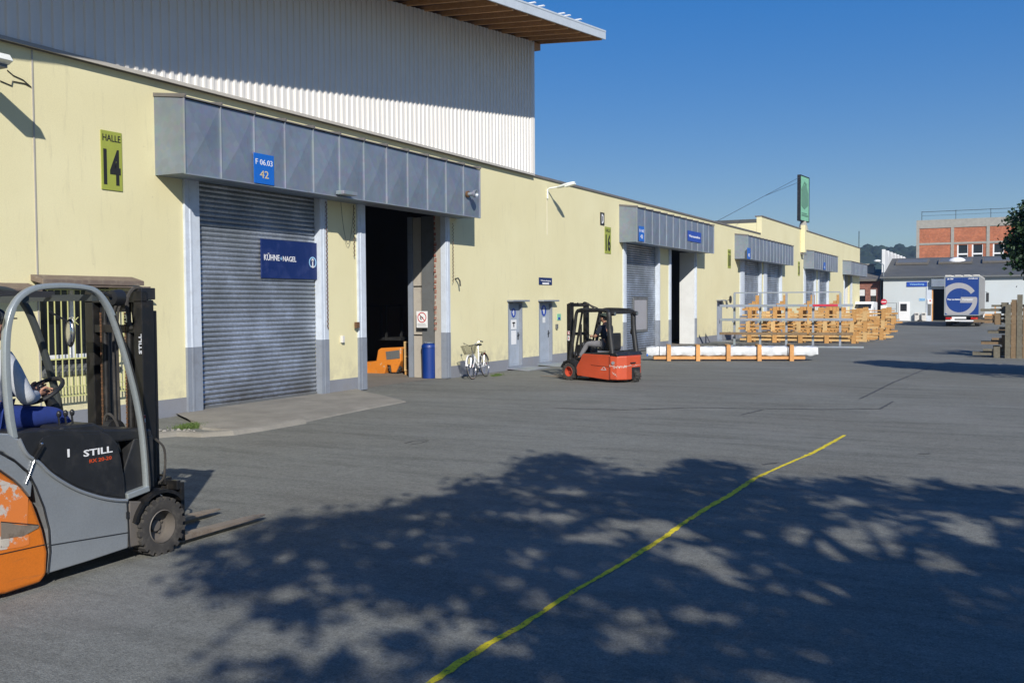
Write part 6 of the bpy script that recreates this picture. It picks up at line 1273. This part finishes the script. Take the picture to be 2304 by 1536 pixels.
# ------------------------------------------------------------------ trees
def leaf_mesh(centers, sizes, n_per, spread, name, mat, parent):
    """many small folded leaf faces scattered round clump centres"""
    C_ = np.repeat(np.array(centers), n_per, 0); sp = np.repeat(np.array(spread), n_per); N = len(C_)
    P = C_ + RNG.normal(size=(N, 3)) * sp[:, None] * np.array([1, 1, .75])
    s = np.repeat(np.array(sizes), n_per) * RNG.uniform(.6, 1.3, N)
    a = RNG.normal(size=(N, 3)); a /= np.linalg.norm(a, axis=1)[:, None]; b = RNG.normal(size=(N, 3)); b[:, 2] += .3; b -= a * (a * b).sum(1)[:, None]; b /= np.linalg.norm(b, axis=1)[:, None]
    q = np.stack([P - a * s[:, None] * .6, P + b * s[:, None] * .38 - a * s[:, None] * .1, P + a * s[:, None] * .6, P - b * s[:, None] * .38 - a * s[:, None] * .1], 1).reshape(-1, 3)
    me = bpy.data.meshes.new(name); off = np.array(OFF[parent.name][:]); q = q - off
    me.vertices.add(4 * N); me.vertices.foreach_set('co', q.ravel()); me.loops.add(4 * N); me.loops.foreach_set('vertex_index', np.arange(4 * N)); me.polygons.add(N); me.polygons.foreach_set('loop_start', np.arange(0, 4 * N, 4)); me.polygons.foreach_set('loop_total', np.full(N, 4)); me.update(calc_edges=True); me.materials.append(MATS[mat])
    o = bpy.data.objects.new(name, me); COL.objects.link(o); o.parent = parent; return o
def limbs(mb, base, top, targets, r0):
    mb.tube(smooth_path([base, base.lerp(top, .5) + Vector((.1, -.08, 0)), top], 6), [r0 * (1 - .5 * k / 12) for k in range(13)], 10)
    for tg in targets:
        s_ = base.lerp(top, random.uniform(.6, 1.0)); m_ = s_.lerp(tg, .5) + Vector((random.uniform(-.2, .2), random.uniform(-.2, .2), .25)); mb.tube(smooth_path([s_, m_, tg], 4), [r0 * .45 * (1 - .85 * k / 8) for k in range(9)], 6)
# big tree beside the camera: only its shade is in the picture
poly = [(380, 1280), (440, 1250), (520, 1205), (560, 1205), (640, 1158), (700, 1180), (760, 1160), (850, 1135), (900, 1145), (960, 1120), (1050, 1080), (1120, 1085), (1170, 1050), (1250, 1024), (1330, 1040), (1400, 1068), (1450, 1058), (1500, 1068), (1560, 1035), (1640, 1042), (1700, 1070), (1780, 1085), (1850, 1092), (1930, 1068), (2020, 1090), (2120, 1075), (2220, 1100), (2330, 1125)]
gpoly = [GZ(*q) for q in poly]; gpoly = [(p.x, p.y) for p in gpoly] + [(3.2, 11.5), (5.0, 8), (4.2, 3.5), (1.5, 1.0), (-1.6, 1.2), (-3.3, 2.6), (-4.1, 4.35), (-3.55, 4.75), (-3.6, 5.2), (-4.5, 5.1)]
holes_px = [(1600, 1270, 110, 26, 28), (1500, 1195, 80, 18, 10), (1420, 1180, 90, 12, 0), (1880, 1220, 100, 34, 0), (1890, 1345, 50, 24, 0), (2020, 1350, 80, 22, 15), (1560, 1385, 60, 20, 0), (1660, 1345, 50, 16, 15), (1740, 1278, 55, 16, 10), (700, 1480, 40, 28, -20), (1000, 1445, 50, 20, 15), (880, 1403, 70, 14, 5), (1030, 1360, 28, 16, 0), (705, 1300, 25, 16, 0), (830, 1465, 50, 14, 0), (1260, 1165, 40, 12, 0), (1180, 1160, 40, 9, 0), (1550, 1300, 30, 14, 0), (2180, 1195, 70, 22, 15), (1900, 1130, 50, 10, 0), (2250, 1170, 40, 9, 0), (640, 1340, 60, 10, 0), (480, 1380, 60, 16, 0), (1340, 1210, 60, 14, 0), (1960, 1205, 60, 30, 10), (1120, 1460, 50, 14, 10), (1740, 1505, 40, 16, 10), (1055, 1405, 60, 14, 0), (1300, 1290, 40, 10, 0), (950, 1255, 30, 10, 0), (1280, 1105, 40, 8, 0), (2130, 1270, 40, 12, 0), (1420, 1440, 40, 12, 0), (620, 1440, 50, 16, 0), (1200, 1240, 30, 9, 0), (760, 1380, 40, 9, 0)]
rh = random.Random(11)
for _ in range(60):
    hx = rh.uniform(480, 2300); hy = rh.uniform(1120, 1530); k_ = (hy - 674) / 600; holes_px.append((hx, hy, rh.uniform(10, 30) * k_, rh.uniform(4, 9) * k_, rh.uniform(-10, 25)))
def inpoly(x, y, P):
    c = False; j = len(P) - 1
    for i in range(len(P)):
        if (P[i][1] > y) != (P[j][1] > y) and x < (P[j][0] - P[i][0]) * (y - P[i][1]) / (P[j][1] - P[i][1]) + P[i][0]: c = not c
        j = i
    return c
def hole(px, py, grow=1.0):
    for hi, (hx, hy, ra_, rb_, an) in enumerate(holes_px):
        c, s_ = math.cos(R_(an)), math.sin(R_(an)); dx, dy = px - hx, py - hy; u_, v_ = dx * c + dy * s_, -dx * s_ + dy * c
        a_ = math.atan2(v_ / rb_, u_ / ra_); g_ = grow * (1 + .22 * math.sin(3 * a_ + hi) + .16 * math.sin(7 * a_ + 2 * hi))
        if (u_ / (ra_ * g_)) ** 2 + (v_ / (rb_ * g_)) ** 2 < 1: return True
    return False
S3 = Vector((SUN.x / SUN.z, SUN.y / SUN.z, 1))
t = thing('tree', (4.6, .6, 0), 'large leafy tree beside the camera shading the front of the yard', 'tree', 'trees at the yard edge')
cl = []; tries = 0
while len(cl) < 2300 and tries < 60000:
    tries += 1; x = random.uniform(-6.3, 5.2); y = random.uniform(1, 13)
    dd_ = random.uniform(0, .34) if random.random() < .35 else 0; aa_ = random.uniform(0, 6.28)
    if not inpoly(x + dd_ * math.cos(aa_), y + dd_ * math.sin(aa_), gpoly): continue
    px, py = PROJ((x, y, 0)) if y > 3.5 else (0, 3000)
    if hole(px, py, 1.05): continue
    r = math.hypot((x + .8) / 5.8, (y - 6.8) / 6.2); hh = max(.3, 1 - r * r) ** .5; h = 6.4 + random.uniform(-1.9, 2.2) * hh
    cl.append((Vector((x, y, 0)) + S3 * h)[:])
cl = np.array(cl); cents = []; 
cr_ = leaf_mesh(cl, np.full(len(cl), .12), 27, RNG.uniform(.05, .19, len(cl)), 'crown', 'leaf', t)
# drop leaves whose shade would fall in the light flecks or outside the shade outline
import itertools
me = cr_.data; co = np.empty(len(me.vertices) * 3); me.vertices.foreach_get('co', co); co = co.reshape(-1, 4, 3); cc = co.mean(1) + np.array(OFF[t.name][:]); gx = cc[:, 0] - S3.x * cc[:, 2]; gy = cc[:, 1] - S3.y * cc[:, 2]; kill = []
for i in range(len(cc)):
    if gy[i] > 3.6:
        px, py = PROJ((gx[i], gy[i], 0))
        if (hole(px, py, .62) and random.random() < .97) or (hole(px, py, 1.05) and random.random() < .72): kill.append(i)
bm = bmesh.new(); bm.from_mesh(me); bm.faces.ensure_lookup_table(); bmesh.ops.delete(bm, geom=[bm.faces[i] for i in kill], context='FACES'); bm.to_mesh(me); bm.free()
mb = MB(); limbs(mb, Vector((4.6, .6, 0)), Vector((4.2, .3, 4.8)), [Vector(cl[i]) for i in RNG.choice(len(cl), 26, replace=False)], .26); mb.build('trunk', 'bark', t, smooth=True)
# second tree, its crown edge reaches into the right side of the picture
def round_tree(x, y, h, R, zc, label, n=520, lm='leaf_dark', per=40, ls=.115, extra=()):
    t = thing('tree', (x, y, 0), label, 'tree', 'trees at the yard edge'); pts = []
    lob = [(random.uniform(-.5, .5) * R, random.uniform(-.5, .5) * R, random.uniform(-.45, .5) * R, random.uniform(.45, .62) * R) for _ in range(11)] + list(extra)
    while len(pts) < n:
        lx, ly, lz, lr = random.choice(lob); d = RNG.normal(size=3); d /= np.linalg.norm(d); q = np.array([lx, ly, lz]) + d * lr * random.uniform(.6, 1.0); pts.append((x + q[0], y + q[1], zc + q[2] * 1.0))
    leaf_mesh(pts, np.full(n, ls), per, np.full(n, .15), 'crown', lm, t)
    mb = MB(); limbs(mb, Vector((x, y, 0)), Vector((x + .1, y, zc - R * .2)), [Vector(pts[i]) for i in RNG.choice(n, 14, replace=False)], .17); mb.build('trunk', 'bark', t, smooth=True); return t
round_tree(3.4, 28.3, 7, 2.2, 3.8, 'dark green leafy tree reaching in at the right edge above the weathered timber', 1150, extra=[(-2.6, .5, .0, 1.0), (-3.0, .6, -.3, .6), (-2.4, .5, -.8, .7), (-2.0, .3, .5, 1.0)] * 2)
round_tree(3.7, 18.5 - 6, 7, 1.9, 6.6, 'leafy tree just outside the right edge beside the yellow line', 300) if False else None
# ------------------------------------------------------------------ hill
mb = MB(); vs = []; NXh, NYh = 150, 26; rr_ = random.Random(3)
ph = [rr_.uniform(0, 6.28) for _ in range(12)]
for j in range(NYh + 1):
    for i in range(NXh + 1):
        x = -900 + 1500 * i / NXh; y = 520 + 330 * j / NYh; v_ = j / NYh
        prof = 36 + 3 * math.sin(x * .006 + ph[0]) + 2.5 * math.sin(x * .016 + ph[1]) + 1.5 * math.sin(x * .045 + ph[2])
        hgt = prof * math.sin(min(1, v_ * 1.25) * math.pi / 2) * (1 if v_ < .8 else 1)
        hgt += (rr_.uniform(-1, 1) * 1.5 + 1.8 * math.sin(x * .31 + y * .21)) * min(1, v_ * 4); vs.append((x + rr_.uniform(-2, 2), y, hgt - 1))
mb.add(vs, [(j * (NXh + 1) + i, j * (NXh + 1) + i + 1, (j + 1) * (NXh + 1) + i + 1, (j + 1) * (NXh + 1) + i) for j in range(NYh) for i in range(NXh)]); struct(mb.build('hills', 'forest', smooth=False))
# individual tree tops along the ridge read as one wooded mass
t = bpy.data.objects.new('wooded_ridge', None)
mb = MB()
for k in range(420):
    x = -240 + 330 * rr_.random(); j = rr_.uniform(.45, .85); y = 520 + 330 * j
    prof = 36 + 3 * math.sin(x * .006 + ph[0]) + 2.5 * math.sin(x * .016 + ph[1]) + 1.5 * math.sin(x * .045 + ph[2]); z = prof * math.sin(min(1, j * 1.25) * math.pi / 2) - 1.5; r = rr_.uniform(2.5, 5.5); mb.ell((x, y, z), (r, r, r * rr_.uniform(.9, 1.3)), 7, 5)
o = mb.build('forest', 'forest'); o['kind'] = 'stuff'; o['label'] = 'dark wooded ridge far behind the buildings'; o['category'] = 'forest'
bpy.data.objects.remove(t)
# ------------------------------------------------------------------ air
HAZE = 0.00038
if HAZE:
    mb = MB(); mb.box(-1000, 700, -60, 870, -1, 60); hz = mb.build('haze', 'asphalt'); hz['kind'] = 'stuff'
    hm = bpy.data.materials.new('haze'); hm.use_nodes = True; ht = hm.node_tree; ht.nodes.remove(ht.nodes['Principled BSDF']); pv = ht.nodes.new('ShaderNodeVolumePrincipled'); pv.inputs['Density'].default_value = HAZE; pv.inputs['Color'].default_value = (.55, .75, 1, 1); pv.inputs['Anisotropy'].default_value = .3
    ht.links.new(pv.outputs[0], ht.nodes['Material Output'].inputs['Volume']); hz.data.materials.clear(); hz.data.materials.append(hm)
